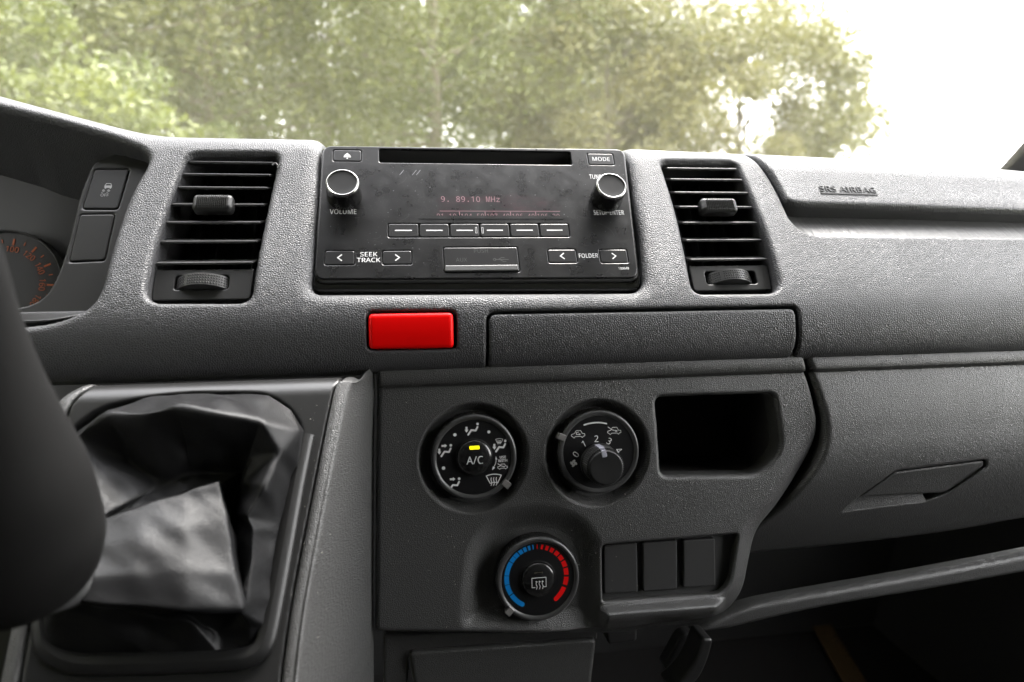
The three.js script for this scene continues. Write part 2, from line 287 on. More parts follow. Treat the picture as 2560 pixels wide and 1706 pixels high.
const C_ventB = new Contour(roundPoly(ventHoleB, [.006, .008, .05, .05, .010, .008, .05, .05]), { r: 0.0035, depth: 0.014 });
const C_radio = new Contour(roundPoly(radioHole, [.02, .006, .006, .006, .006, .02, .05, 0, 0, .05]), { r: 0.0095, h: 0.0055, depth: 0.008, wall: p => p[1] > 0.002 });
const C_haz = new Contour(roundPoly(hazardHole, 0.004), { r: 0.001, depth: 0.012 });
const C_lid = new Contour(roundPoly(lidHole, [.006, .005, .01, 0, 0]), { r: 0.0016, depth: 0.010 });
const C_clu = new Contour(roundPoly(clusterHole, [.01, .02, .05, .05, .012, .006, .02, .05, .05, .05, .05, .05, .02, .02, .03, .03, 0, 0]), { r: 0.0045, depth: 0.060 });
const C_tray = new Contour(roundPoly(trayHole, [.01, .02, .02, .02, .02, .02, .02, .03, .05, 0, 0, 0]), { r: 0.002, depth: 0.006, wall: p => p[1] > 0.002 && p[0] < 0.6 });
part('fascia', sheet({ u: [-0.33, 0.60], v: [-0.045, S1], step: 0.00095, base: fasciaBase, flip: -1, holes: [C_ventA, C_ventB, C_radio, C_haz, C_lid, C_clu, C_tray] }), M.leather, dash);
// dash top running forward to the windscreen
{
  const rows = [];
  for (const [z, y] of [[-0.508, 0.0525], [-0.56, 0.050], [-0.68, 0.042], [-0.85, 0.028], [-0.95, 0.01]]) { const r = []; for (let x = -0.9; x <= 1.01; x += 0.1) r.push([x, y + table(LIFT, x, 1) - (Math.abs(x - 0.05) > 0.6 ? 0.02 : 0) - 0.0008, z]); rows.push(r); }
  part('top_shelf', surface(rows, 3), M.leather, dash);
}
// card slot lid
{
  const c = new Contour(roundPoly([...[[0.04581,0.13326],[0.24262,0.13369],[0.24447,0.15959]], [0.2395, S1 - 0.012], [0.0452, S1 - 0.012]], [.005, .004, .01, 0, 0]), { r: 0.0016, depth: 0.004 });
  part('card_slot_lid', sheet({ u: [0.04, 0.25], v: [0.12, S1 - 0.011], step: 0.0009, base: fasciaBase, flip: -1, outline: c }), M.leather, dash);
  part('slot_backing', box(0.21, 0.045, 0.004, 0.143, -0.078, -0.412), M.dark, dash);
}
// airbag cover and the open tray under it
{
  const edge = [[0.24999,-0.00303],[0.25273,0.01094],[0.2559,0.0232],[0.25817,0.03855],[0.25941,0.04985],[0.26814,0.05228],[0.34286,0.0539],[0.44489,0.05708]];
  const c = new Contour(roundPoly([...edge, [0.62, edge[7][1] + 0.002], [0.62, -0.060], [0.211, -0.060]], [.01, .02, .02, .02, .004, .03, .05, .05, 0, 0, 0]), { r: 0.0032, h: 0.0040, depth: 0.022, wall: p => p[1] > 0.002 && p[0] < 0.6 });
  const bulge = (x, s) => 0.0005 + 0.002 * smooth(0, 0.02, s) * (1 - smooth(0.045, 0.07, s));
  const cover = part('airbag_cover', sheet({ u: [0.20, 0.60], v: [-0.045, edge[7][1] + 0.006], step: 0.0011, base: fasciaBase, flip: -1, outline: c, extra: bulge }), M.leather, dash);
  const font = await new FontLoader().loadAsync('fonts/droid/droid_sans_regular.typeface.json');
  const [a, b] = [[0.2871,0.03946],[0.33104,0.04004]], at = (u, v) => fasciaBase(mix(a[0], b[0], u), mix(a[1], b[1], u) - v);
  const L = b[0] - a[0], g = new TextGeometry('SRS AIRBAG', { font, size: 0.0056, depth: 0.0004, curveSegments: 3, bevelEnabled: false });
  g.computeBoundingBox(); const w = g.boundingBox.max.x, P = g.attributes.position;
  const un = box(w, 0.0006, 0.0004, w / 2, -0.0022, 0.0002), gg = join([g, un]), Q = gg.attributes.position;
  for (let i = 0; i < Q.count; i++) { const p = at(Q.getX(i) / w, Q.getY(i)); const z = Q.getZ(i) + 0.0026; Q.setXYZ(i, p[0], p[1] + z * 0.6, p[2] + z * 0.8); }
  gg.computeVertexNormals(); part('airbag_lettering', gg, M.letter, cover);
  const lip = C_tray.p.filter(p => p[1] > edge[3][1] + 0.004 && p[0] < 0.60).sort((p, q) => (p[0] - q[0]) || (p[1] - q[1]));
  const rows = [[0, 0.001], [0.004, 0.003], [0.018, 0.012], [0.042, 0.024]].map(([d, h]) => lip.filter((_, i) => i % 2 == 0).map(p => { const q = fasciaBase(p[0], p[1]); return [q[0] - d * 0.15, q[1] - 0.0028 + h, q[2] - 0.001 - d]; }));
  part('passenger_tray', surface(rows, 2), M.stipple, dash);
  part('tray_backing', box(0.5, 0.05, 0.004, 0.47, -0.002, -0.492), M.dark, dash);
}

// ---------- radio ----------
const canvas = (w, h) => { const c = document.createElement('canvas'); c.width = w; c.height = h; return [c, c.getContext('2d')]; };
const canvasTex = c => { const t = new THREE.CanvasTexture(c); t.colorSpace = THREE.SRGBColorSpace; t.anisotropy = 8; return t; };
{
  const radio = thing('car_radio', 'glossy black car radio with two chrome ringed knobs and a disc slot', 'radio', {o:[0.04501,0.00578,-0.43601],tilt:0.60214});
  const FW = 0.208, FH = 0.104;
  const [cv, x] = canvas(2048, 1024), [ce, e] = canvas(2048, 1024);
  const X = u => (u / FW + 0.5) * 2048, Y = v => (0.5 - v / FH) * 1024, mm = 2048 / 208;
  x.fillStyle = 'rgb(21,21,22)'; x.fillRect(0, 0, 2048, 1024); e.fillStyle = '#000'; e.fillRect(0, 0, 2048, 1024);
  // dust, smears and finger marks on the panel
  for (let i = 0; i < 26000; i++) { const px = rnd() * 2048, py = rnd() * 1024, k = nD(px / 2048, py / 1024) * nA(px / 2048, py / 1024); if (rnd() > k * 1.9) continue; x.fillStyle = `rgba(190,186,180,${0.10 + 0.22 * rnd()})`; const s = 0.7 + rnd() * 1.5; x.fillRect(px, py, s, s); }
  for (let i = 0; i < 260; i++) { const px = rnd() * 2048, py = rnd() * 1024, a = rnd() * 6.28; x.strokeStyle = `rgba(185,182,178,${0.03 + 0.06 * rnd()})`; for (let q = 0; q < 5; q++) { x.lineWidth = 0.8 + rnd(); x.beginPath(); x.moveTo(px + q * 3, py + q * 2); x.lineTo(px + q * 3 + Math.cos(a) * (14 + 30 * rnd()), py + q * 2 + Math.sin(a) * (8 + 14 * rnd())); x.stroke(); } }
  for (let i = 0; i < 700; i++) { x.fillStyle = `rgba(205,205,210,${0.12 + rnd() * 0.4})`; const s = 0.8 + rnd() * rnd() * 4; x.beginPath(); x.ellipse(rnd() * 2048, rnd() * 1024, s, s * (0.5 + rnd() * 0.5), rnd() * 3, 0, 7); x.fill(); }
  x.lineCap = 'round';
  for (let i = 0; i < 120; i++) { x.strokeStyle = `rgba(190,188,186,${0.04 + rnd() * 0.14})`; x.lineWidth = 1 + rnd() * 2; const px = rnd() * 2048, py = rnd() * 1024, a = rnd() * 3.1, l = 10 + rnd() * 50; x.beginPath(); x.moveTo(px, py); x.quadraticCurveTo(px + Math.cos(a) * l, py + Math.sin(a) * l, px + Math.cos(a + 0.4) * l * 1.7, py + Math.sin(a + 0.4) * l * 1.7); x.stroke(); }
  // wiped streaks under the slot and dark wiped spots
  x.strokeStyle = 'rgba(210,210,215,.55)'; x.lineWidth = 4;
  for (const [a, b] of [[560, 700], [640, 690], [665, 690]].map(q => q)) { x.beginPath(); x.moveTo(a, 188); x.lineTo(a - 26, 226); x.stroke(); }
  for (const [px, py, rx, ry, rot] of [[338, 360, 34, 95, 0.1], [835, 372, 34, 50, 0.5], [800, 420, 70, 24, -0.5], [700, 480, 40, 20, -0.6], [400, 440, 10, 60, -0.5], [1270, 330, 90, 40, 0.3]]) { x.fillStyle = 'rgba(20,18,20,.55)'; x.beginPath(); x.ellipse(px, py, rx, ry, rot, 0, 7); x.fill(); }
  const txt = (s, [u, v], h, w, col = 'rgb(232,232,232)', ctx = x, f = 'sans-serif') => { ctx.font = `${h}px ${f}`; ctx.textAlign = 'center'; ctx.textBaseline = 'middle'; ctx.fillStyle = col; const m = ctx.measureText(s).width; ctx.save(); ctx.translate(X(u), Y(v)); ctx.scale(w * mm / m, 1); ctx.fillText(s, 0, 0); ctx.restore(); };
  const P = [[-0.08501,0.00012],[0.08742,0.02912],[0.08642,-0.00014],[-0.06949,-0.03114],[-0.06948,-0.03515],[0.06794,-0.0333],[0.08981,-0.04288],[-0.00475,0.00985],[-0.0251,0.00061],[0.05353,0.00151]];
  txt('VOLUME', P[0], 50, 16.5); txt('TUNE·SELECT', P[1], 50, 20.5); txt('SETUP·ENTER', P[2], 50, 21);
  txt('SEEK', P[3], 42, 10.5); txt('TRACK', P[4], 42, 14); txt('FOLDER', P[5], 44, 13); txt('100648', P[6], 26, 7.2);
  // display: frequency and the cut-off preset row (the part that glows)
  const lcd = 'rgb(150,112,120)';
  for (const [ctx, col] of [[x, 'rgb(120,92,98)'], [e, lcd]]) {
    if (ctx === x) for (let i = 0; i < 60; i++) { ctx.fillStyle = 'rgba(58,24,32,.10)'; ctx.beginPath(); ctx.ellipse(mix(X(P[8][0]), X(P[9][0]), rnd()), mix(Y(P[7][1]) - 30, Y(P[8][1]) + 26, rnd()), 30 + rnd() * 60, 12 + rnd() * 22, 0, 0, 7); ctx.fill(); }
    txt('9. 89.10 MHz', P[7], 58, 39, col, ctx, 'monospace');
    const y0 = Y(P[8][1]), x0 = X(P[8][0]), x1 = X(P[9][0]); ctx.strokeStyle = col; ctx.lineWidth = 4; ctx.lineCap = 'butt';
    ctx.beginPath(); ctx.moveTo(x0, y0); ctx.lineTo(x1, y0); ctx.stroke();
    ctx.save(); ctx.beginPath(); ctx.rect(x0 - 60, y0 + 4, x1 - x0 + 60, 30); ctx.clip(); ctx.font = '46px monospace'; ctx.textAlign = 'center'; ctx.textBaseline = 'top'; ctx.fillStyle = col;
    const n = 5, w = (x1 - x0 + 40) / n; ['91.10', '104.50', '107.40', '106.40', '106.20'].forEach((s, i) => { ctx.save(); ctx.translate(x0 - 40 + (i + 0.5) * w, y0 + 10); ctx.scale(0.92, 1); ctx.fillText(s, 0, 0); ctx.restore(); if (i) ctx.fillRect(x0 - 40 + i * w - 2, y0, 5, 34); });
    ctx.restore();
  }
  const face = canvasTex(cv), glow = canvasTex(ce);
  for (const t of [face, glow]) { t.repeat.set(1 / FW, 1 / FH); t.offset.set(0.5, 0.5); t.wrapS = t.wrapT = THREE.ClampToEdgeWrapping; }
  const mFace = phys({ map: face, roughness: 0.34, roughnessMap: rep(wearTex, 0.06), bumpMap: rep(scuffTex, 0.05), bumpScale: 0.00003 });
  const mLcd = phys({ map: face, roughness: 0.34, roughnessMap: rep(wearTex, 0.06), emissive: 0xffffff, emissiveMap: glow, emissiveIntensity: 0.075 });
  const R = {
    eject: [-0.09237,0.03925,-0.07408,0.04887], mode: [0.07813,0.03908,0.0968,0.04927], slot: [-0.06289,0.03882,0.06666,0.05019],
    seekA: [-0.09545,-0.03863,-0.0775,-0.02821], seekB: [-0.06141,-0.03871,-0.04328,-0.02847], folderA: [0.04154,-0.03859,0.06048,-0.02829], folderB: [0.07535,-0.03895,0.09416,-0.02854],
    preset: [-0.05782,-0.0192,0.05805,-0.0087], flap: [-0.02418,-0.04488,0.02288,-0.02631], lcd: [-0.03877,-0.00537,0.05572,0.01547],
  };
  const outline = roundPoly([[-0.09836,0.0518],[0.10508,0.05303],[0.0982,-0.0497],[-0.10056,-0.04773]], 0.006, 0.004);
  const rr = (q, r = 0.0016) => roundPoly(rect(...q), r, 0.01);
  const holes = Object.entries(R).filter(([k]) => k != 'lcd').map(([, q]) => rr(q));
  part('body', plate(roundPoly([[-0.10089,0.05318],[0.10787,0.05463],[0.10132,-0.0567],[-0.10334,-0.05386]], 0.007, 0.004), -0.0025, 0.03, 0.002, [rect(...R.slot)], 3), M.gloss, radio);
  part('recess_backing', plate([[-0.10617,0.04663],[0.11309,0.04783],[0.10893,-0.07018],[-0.10829,-0.06557]], -0.0125, 0.002, 0), M.dark, radio);
  part('edge_trim', plate(roundPoly([[-0.0995,0.05285],[0.10654,0.05422],[0.09942,-0.05099],[-0.10152,-0.0489]], 0.0065, 0.004), -0.0004, 0.004, 0.0009, [rect(...R.slot)], 3), mat({ color: lin(0.06), roughness: 0.22 }), radio);
  part('faceplate', plate(outline, 0.0012, 0.0034, 0.0005, holes), mFace, radio);
  const lc = new THREE.ShapeGeometry(shapeOf(rr(R.lcd))); lc.translate(0, 0, 0.0014); part('display', lc, mLcd, radio);
  // keys: a plate in each opening, its print laid on it
  const print = (draw, q, key) => { const W = q[2] - q[0], H = q[3] - q[1], n = 256, [c, k] = canvas(n, Math.round(n * H / W)); k.fillStyle = 'rgb(24,24,25)'; k.fillRect(0, 0, c.width, c.height); k.setTransform(n / W, 0, 0, -n / W, -q[0] * n / W, q[3] * n / W); draw(k, (q[0] + q[2]) / 2, (q[1] + q[3]) / 2, W, H); const t = canvasTex(c); t.repeat.set(1 / W, 1 / H); t.offset.set(-q[0] / W, -q[1] / H); return mat({ map: t, roughness: 0.32 }); };
  const key = (name, q, draw) => { const i = inset(q, 0.0004); const o = part(name, plate(rr(i, 0.0014), 0.0013, 0.004, 0.0005), draw ? print(draw, i) : M.key, radio); return o; };
  const line = (k, pts, w) => { k.strokeStyle = 'rgb(215,215,215)'; k.lineWidth = w; k.lineJoin = 'miter'; k.beginPath(); pts.forEach((p, i) => i ? k.lineTo(...p) : k.moveTo(...p)); k.stroke(); };
  const chev = s => (k, cx, cy) => line(k, [[cx + s * 0.0012, cy + 0.0022], [cx - s * 0.0013, cy], [cx + s * 0.0012, cy - 0.0022]], 0.00075);
  const word = (s, h) => (k, cx, cy) => { k.save(); k.translate(cx, cy); k.scale(0.0001, -0.0001); k.font = `${h * 1e4}px sans-serif`; k.textAlign = 'center'; k.textBaseline = 'middle'; k.fillStyle = 'rgb(205,205,205)'; k.fillText(s, 0, 0); k.restore(); };
  key('eject_key', R.eject, (k, cx, cy) => { k.fillStyle = 'rgb(215,215,215)'; k.beginPath(); k.moveTo(cx - 0.0023, cy - 0.0002); k.lineTo(cx + 0.0023, cy - 0.0002); k.lineTo(cx, cy + 0.0023); k.fill(); k.fillRect(cx - 0.0023, cy - 0.0014, 0.0046, 0.0007); k.beginPath(); k.arc(cx, cy - 0.0022, 0.0005, 0, 7); k.fill(); });
  key('mode_key', R.mode, word('MODE', 0.0046));
  key('seek_key', R.seekA, chev(1)); key('seek_key', R.seekB, chev(-1)); key('folder_key', R.folderA, chev(1)); key('folder_key', R.folderB, chev(-1));
  const cuts = [R.preset[0], ...[[-0.03848,-0.01389],[-0.01941,-0.01393],[-0.00036,-0.01398],[0.01894,-0.01403],[0.03822,-0.01407]].map(p => p[0]), R.preset[2]];
  for (let i = 0; i < 6; i++) {
    const q = [cuts[i] + (i ? 0.00012 : 0), R.preset[1], cuts[i + 1] - (i < 5 ? 0.00012 : 0), R.preset[3]];
    key('preset_key', q, (k, cx, cy) => { k.fillStyle = 'rgb(220,220,220)'; k.fillRect(cx - 0.0052, cy - 0.0004, 0.0104, 0.0008); if (i == 2 || i == 3) { const s = i == 2 ? q[2] - 0.0026 : q[0] + 0.0012; k.strokeStyle = 'rgb(190,190,190)'; k.lineWidth = 0.0003; k.strokeRect(s, cy - 0.0022, 0.0009, 0.0044); } });
  }
  const flap = key('socket_flap', R.flap, (k, cx, cy, W, H) => {
    const w2 = (s, x, y, h) => { k.save(); k.translate(x, y); k.scale(0.0001, -0.0001); k.font = `${h * 1e4}px sans-serif`; k.textAlign = 'center'; k.textBaseline = 'middle'; k.fillStyle = 'rgb(74,74,74)'; k.fillText(s, 0, 0); k.restore(); };
    w2('PUSH', cx, cy + 0.0062, 0.0038); w2('AUX', cx - 0.0125, cy - 0.0002, 0.0038);
    k.strokeStyle = 'rgb(74,74,74)'; k.lineWidth = 0.00045; k.beginPath(); k.moveTo(cx + 0.0085, cy); k.lineTo(cx + 0.0170, cy); k.moveTo(cx + 0.0105, cy); k.lineTo(cx + 0.0125, cy + 0.0014); k.lineTo(cx + 0.0145, cy + 0.0014); k.moveTo(cx + 0.0115, cy); k.lineTo(cx + 0.0138, cy - 0.0016); k.lineTo(cx + 0.0155, cy - 0.0016); k.stroke();
    k.beginPath(); k.arc(cx + 0.0082, cy, 0.0008, 0, 7); k.stroke();
  });
  { const q = [-0.02366,-0.04395,0.02176,-0.03991]; part('flap_grip', plate(rr(q, 0.0006), 0.0022, 0.002, 0.0006), mat({ color: lin(0.09), roughness: 0.35 }), flap); }
  { const q = R.slot; part('disc_slot', [box(q[2] - q[0], 0.0006, 0.02, (q[0] + q[2]) / 2, q[3] + 0.0002, -0.0105), box(q[2] - q[0], 0.0006, 0.02, (q[0] + q[2]) / 2, q[1] - 0.0002, -0.0105), box(q[2] - q[0], q[3] - q[1], 0.001, (q[0] + q[2]) / 2, (q[1] + q[3]) / 2, -0.0202)], M.dark, radio); }
  // knobs
  for (const [c] of [[[[-0.0844,0.01172]]], [[[0.08629,0.01109]]]]) {
    const k = sub('tuning_knob', radio, [c[0][0], c[0][1], 0.0012]);
    if (c[0][0] < 0) k.name = 'volume_knob';
    part('skirt', lathe([[0.0108, 0], [0.0108, 0.002], [0.0101, 0.010], [0.0100, 0.0125]]), M.gloss, k);
    part('chrome_ring', lathe([[0.0100, 0.0118], [0.0102, 0.0128], [0.0099, 0.0140], [0.0093, 0.0143], [0.0088, 0.0140]]), M.chrome, k);
    part('cap', lathe([[0.0090, 0.0139], [0.0082, 0.01365], [0.004, 0.0136], [0, 0.0136]]), M.key, k);
  }
}

// ---------- air vents ----------
function vent(label, side, Q) {
  const g = thing('air_vent', label, 'air vent', {o:[0.04501,0.0038,-0.43889],tilt:0.60214}, 'dashboard air vents');
  const edgeAt = (pts, v) => { for (let i = 0; i < pts.length - 1; i++) { const [a, b] = [pts[i], pts[i + 1]]; if ((a[1] - v) * (b[1] - v) <= 0) return mix(a[0], b[0], (a[1] - v) / (a[1] - b[1])); } return pts[v > pts[0][1] ? 0 : pts.length - 1][0]; };
  const L = v => edgeAt(Q.left, v), Rr = v => edgeAt(Q.right, v);
  Q.slats.forEach((v, i) => {
    const a = L(v) + 0.0008, b = Rr(v) - 0.0008, s = box(b - a, 0.0017, 0.014, (a + b) / 2, 0, -0.0068, 0.0007, 3);
    s.rotateX(0.67); s.translate(0, v, 0.0025); part('slat', s, M.slat, g);
  });
  // duct walls and turning vanes in the dark behind the slats
  const top = Q.top, bot = Q.plate[1];
  const poly = [[L(top) - 0.001, top], [L(0) - 0.001, 0], [L(bot) - 0.001, bot], [Rr(bot) + 0.001, bot], [Rr(0) + 0.001, 0], [Rr(top) + 0.001, top]];
  const out = [[L(top) - 0.008, top + 0.006], [L(bot) - 0.010, bot - 0.022], [Rr(bot) + 0.008, bot - 0.022], [Rr(top) + 0.006, top + 0.006]];
  part('duct', plate(out, -0.0095, 0.03, 0, [poly]), M.matt, g);
  part('duct_backing', plate(out, -0.038, 0.002, 0), M.dark, g);
  for (let i = 1; i < 5; i++) { const f = i / 5, s = box(0.001, (top - bot) * 0.92, 0.010); s.translate(mix(L(0), Rr(0), f), (top + bot) / 2, -0.028); part('vane', s, M.matt, g); }
  // slim frame edge along the opening
  // slide knob on the middle slat
  {
    const [x0, y0, x1, y1] = Q.knob, k = sub('slide_knob', g, [(x0 + x1) / 2, (y0 + y1) / 2, 0.0035]);
    const w = (x1 - x0) * 0.90, h = (y1 - y0) * 0.76;
    part('knob_body', box(w, h, 0.009, 0, 0, 0, 0.0032, 4), M.satin, k);
    const d = []; for (let j = 0; j < 9; j++) for (let i = 0; i < 16; i++) { const o = new THREE.OctahedronGeometry(0.0007); const yy = (j - 4) * h * 0.088; o.translate((i - 7.5) * w * 0.047, yy, 0.0046 - (Math.abs(j - 4) > 2.5 ? (Math.abs(j - 4) - 2.5) * 0.0005 : 0)); d.push(o); }
    part('grip_dots', d, M.satin, k).userData.kind = 'stuff';
  }
  // bottom plate with the thumb wheel
  const [pt, pb] = [Q.plate[0], Q.plate[2]], w = Q.wheel;
  const shell = roundPoly([[L(pt) + 0.0004, pt], [L(pb) + 0.0004, pb], [Rr(pb) - 0.0004, pb], [Rr(pt) - 0.0004, pt]], [.0008, .0025, .0025, .0008], 0.01);
  const hole = roundPoly(rect(...w), 0.0022, 0.01);
  part('vent_plate', plate(shell, 0.0005, 0.012, 0.0006, [hole]), M.satin, g);
  const wh = sub('thumb_wheel', g, [(w[0] + w[2]) / 2, (w[1] + w[3]) / 2, -0.0125]); const R = 0.0182, hh = (w[3] - w[1]) * 0.8;
  const cyl = new THREE.CylinderGeometry(R, R, hh, 64, 1); part('wheel_rim', cyl, M.slat, wh);
  const d = []; for (let i = 0; i < 26; i++) for (let j = 0; j < 4; j++) { if (i == 7) continue; const a = (i / 25 - 0.5) * 2.0, o = new THREE.OctahedronGeometry(0.0006); o.translate(Math.sin(a) * R, (j - 1.5) * hh * 0.22, Math.cos(a) * R); d.push(o); }
  part('wheel_dots', d, M.satin, wh).userData.kind = 'stuff';
  part('wheel_well', box(w[2] - w[0] + 0.002, w[3] - w[1] + 0.002, 0.001, (w[0] + w[2]) / 2, (w[1] + w[3]) / 2, -0.0125), M.dark, g);
}
vent('louvred air vent between the instrument cluster and the radio', -1, {
  left: [[-0.18016,0.04605],[-0.18746,0.01166],[-0.1919,-0.02582],[-0.19172,-0.05779]], right: [[-0.12801,0.04702],[-0.13274,0.00541],[-0.1359,-0.03235],[-0.13723,-0.05943]], top: [[-0.15424,0.04864]][0][1],
  slats: [[-0.1561,0.03883],[-0.15793,0.0292],[-0.16225,0.01908],[-0.16365,0.00627],[-0.16496,-0.00684],[-0.16615,-0.02053],[-0.16594,-0.03534]].map(p => p[1]), knob: [-0.17547,-0.00209,-0.14928,0.01312], plate: [[-0.16689,-0.038],[-0.16719,-0.03503],[-0.16489,-0.05832]].map(p => p[1]), wheel: [-0.18012,-0.05175,-0.15005,-0.04214],
});
vent('louvred air vent between the radio and the airbag cover', 1, {
  left: [[0.13347,0.04649],[0.13662,0.00639],[0.13604,-0.03509],[0.13542,-0.05852]], right: [[0.18592,0.04659],[0.19146,0.02139],[0.19211,-0.01493],[0.19161,-0.03903],[0.19015,-0.05884]], top: [[0.15939,0.0477]][0][1],
  slats: [[0.16072,0.03847],[0.16194,0.02899],[0.16274,0.01782],[0.16329,0.00576],[0.16359,-0.00711],[0.16356,-0.02107],[0.16323,-0.03603]].map(p => p[1]), knob: [0.14984,-0.0025,0.17911,0.01269], plate: [[0.1656,-0.03907],[0.1663,-0.03606],[0.16125,-0.05769]].map(p => p[1]), wheel: [0.14567,-0.05318,0.18112,-0.04338],
});

// ---------- hazard button ----------
{
  const q = [[-0.02439,0.13154],[0.02468,0.13177],[0.02467,0.15328],[-0.02448,0.15263]], c = new Contour(roundPoly(q, 0.003), { r: 0.0028, h: 0.0022, depth: 0.010 });
  const h = thing('hazard_button', 'blank bright red rectangular push button under the radio', 'button');
  part('button_cap', sheet({ u: [-0.03, 0.03], v: [0.125, 0.16], step: 0.0006, base: fasciaBase, flip: -1, outline: c, extra: () => 0.0012 }), M.red, h);
  part('button_well', box(0.058, 0.030, 0.002, -0.0005, -0.062, -0.4015), M.dark, h);
}

// a twist of lint caught at the vent's corner
{
  const p = [[-0.08411,0.02451],[-0.08208,0.02308],[-0.08037,0.02515],[-0.07886,0.02373],[-0.08081,0.02656]].map(q => { const r = fasciaBase(q[0], q[1]); return V(r[0], r[1] + 0.0006, r[2] + 0.0012); });
  const l = thing('lint_tuft', 'tiny dark tuft of lint at the top corner of an air vent', 'lint'); part('lint_fibre', new THREE.TubeGeometry(new THREE.CatmullRomCurve3(p), 24, 0.0006, 5), M.matt, l);
}
// ---------- climate panel ----------
const flat = (u, v) => [u, v, 0];
const D1 = [[-0.00028,6e-05]][0], D2 = [[0.07737,-0.00079]][0], D3 = [[0.03716,-0.0771]][0], DR = 0.0262;
const creaseV = [[-0.05335,0.04354],[0.21512,0.04382]], topV = [[0.00396,0.05278]][0][1] + 0.012;
const crease = u => mix(creaseV[0][1], creaseV[1][1], (u - creaseV[0][0]) / (creaseV[1][0] - creaseV[0][0]));
const bead = (u, v) => { const t = v - crease(u); return t < 0 ? 0 : 0.0052 * Math.sqrt(clamp(1 - ((t - 0.0085) / 0.0086) ** 2)) * smooth(0, 0.0012, t); };
const arch = new Contour(roundPoly([...[[-0.00378,-0.06626],[0.00143,-0.0493],[0.01507,-0.03821],[0.03815,-0.03542],[0.06143,-0.04129],[0.07286,-0.05436],[0.07696,-0.07249],[0.0744,-0.113],[-0.00735,-0.10281]]], [.02, .02, .02, .02, .02, .02, .02, .006, .006]), { far: 0.03 });
const vBend = [[0.08485,0.00648]][0][1];
const ledge = [[0.07811,-0.0979],[0.15666,-0.09902]];
{
  const g = thing('climate_panel', 'black grained heater control panel with three round dials', 'control panel', {o:[0.03586,-0.14021,-0.38541],tilt:0.15708});
  const outline = new Contour(roundPoly([...[[-0.06243,-0.10252],[-0.05699,0.04962]], [[[-0.05666,0.0522]][0][0], topV], [[[0.21592,0.05576]][0][0], topV],
    ...[[0.21833,0.05198],[0.22304,0.03698],[0.22765,0.01389],[0.22806,-0.00049],[0.2235,-0.01405],[0.21272,-0.03009],[0.20016,-0.04649],[0.18652,-0.05984],[0.18197,-0.07775],[0.17673,-0.10071],[0.16385,-0.1144],[0.1429,-0.12043],[0.07656,-0.11706]]],
    [.004, 0, 0, 0, .02, .03, .03, .02, .02, .02, .02, .02, .02, .015, .02, .02, .02]), { r: 0.0035, h: 0.004, depth: 0.03 });
  const pocket = new Contour(roundPoly([[0.11611,0.03146],[0.19746,0.03081],[0.20119,-0.00203],[0.19831,-0.00986],[0.18535,-0.02166],[0.11857,-0.0187]], [.005, .005, .01, .01, .008, .005]), { r: 0.003, depth: 0.012 });
  const bay = new Contour(roundPoly([[0.07892,-0.06001],[0.17023,-0.05927],[0.16487,-0.09063],[0.15816,-0.09801],[0.0787,-0.0963]], [.003, .003, .008, .005, .002]), { r: 0.0016, depth: 0.012 });
  const extra = (u, v) => {
    let d = bead(u, v) - 2.0 * Math.max(0, v - vBend) ** 2;
    for (const c of [D1, D2]) { const r = Math.hypot(u - c[0], v - c[1] + 0.001); d -= 0.0085 * smooth(0.0345, 0.0275, r); }
    const s = arch.sd(u, v, true); d -= 0.0078 * smooth(0.006, -0.012, s);
    // small shelf below the switches
    const lv = mix(ledge[0][1], ledge[1][1], (u - ledge[0][0]) / (ledge[1][0] - ledge[0][0])), t = lv - v;
    if (t > 0 && u > ledge[0][0] - 0.004) d += 0.0075 * smooth(0, 0.0028, t) * (1 - smooth(0.004, 0.02, t)) * smooth(-0.003, 0.002, u - ledge[0][0]) * (1 - smooth(-0.008, 0.006, u - ledge[1][0]));
    // the panel's end turns away towards the glove box
    const w = u > 0.09 && v < 0.02 ? 0.007 * smooth(0.015, -0.02, v) * smooth(0.09, 0.12, u) : 0; return w ? d - w * (1 - Math.sin(Math.PI / 2 * clamp(-outline.sd(u, v) / 0.018))) : d;
  };
  part('panel', sheet({ u: [-0.068, 0.235], v: [-0.112, 0.072], step: 0.0008, base: flat, outline, holes: [pocket, bay], extra }), M.stipple, g);
  // pocket: an open box behind the opening
  {
    const [x0, y0, x1, y1] = pocket.b, cx = (x0 + x1) / 2, cy = (y0 + y1) / 2, w = x1 - x0 + 0.004, h = y1 - y0 + 0.004, d = 0.055, z = -0.012 - d / 2;
    part('pocket_liner', [box(w, 0.001, d, cx, y0 - 0.002, z), box(w, 0.001, d, cx, y1 + 0.002, z), box(0.001, h, d, x0 - 0.002, cy, z), box(0.001, h, d, x1 + 0.002, cy, z), box(w, h, 0.001, cx, cy, -0.012 - d)], M.stipple, g);
  }
  // blank switches in the bay
  for (const q of [[[0.08086,-0.06152],[0.10275,-0.06119],[0.10268,-0.0928],[0.08048,-0.09232]], [[0.10647,-0.06145],[0.12964,-0.06146],[0.12902,-0.09332],[0.10612,-0.09281]], [[0.13372,-0.06175],[0.15525,-0.06189],[0.15527,-0.09324],[0.13342,-0.09256]]])
    part('blank_switch', plate(roundPoly(q, 0.0014, 0.01), -0.003, 0.01, 0.0009, [], 3), M.blank, g);
  part('bay_plate', plate(roundPoly(bay.p.filter((_, i) => i % 3 == 0), 0), -0.0065, 0.003, 0), M.matt, g);

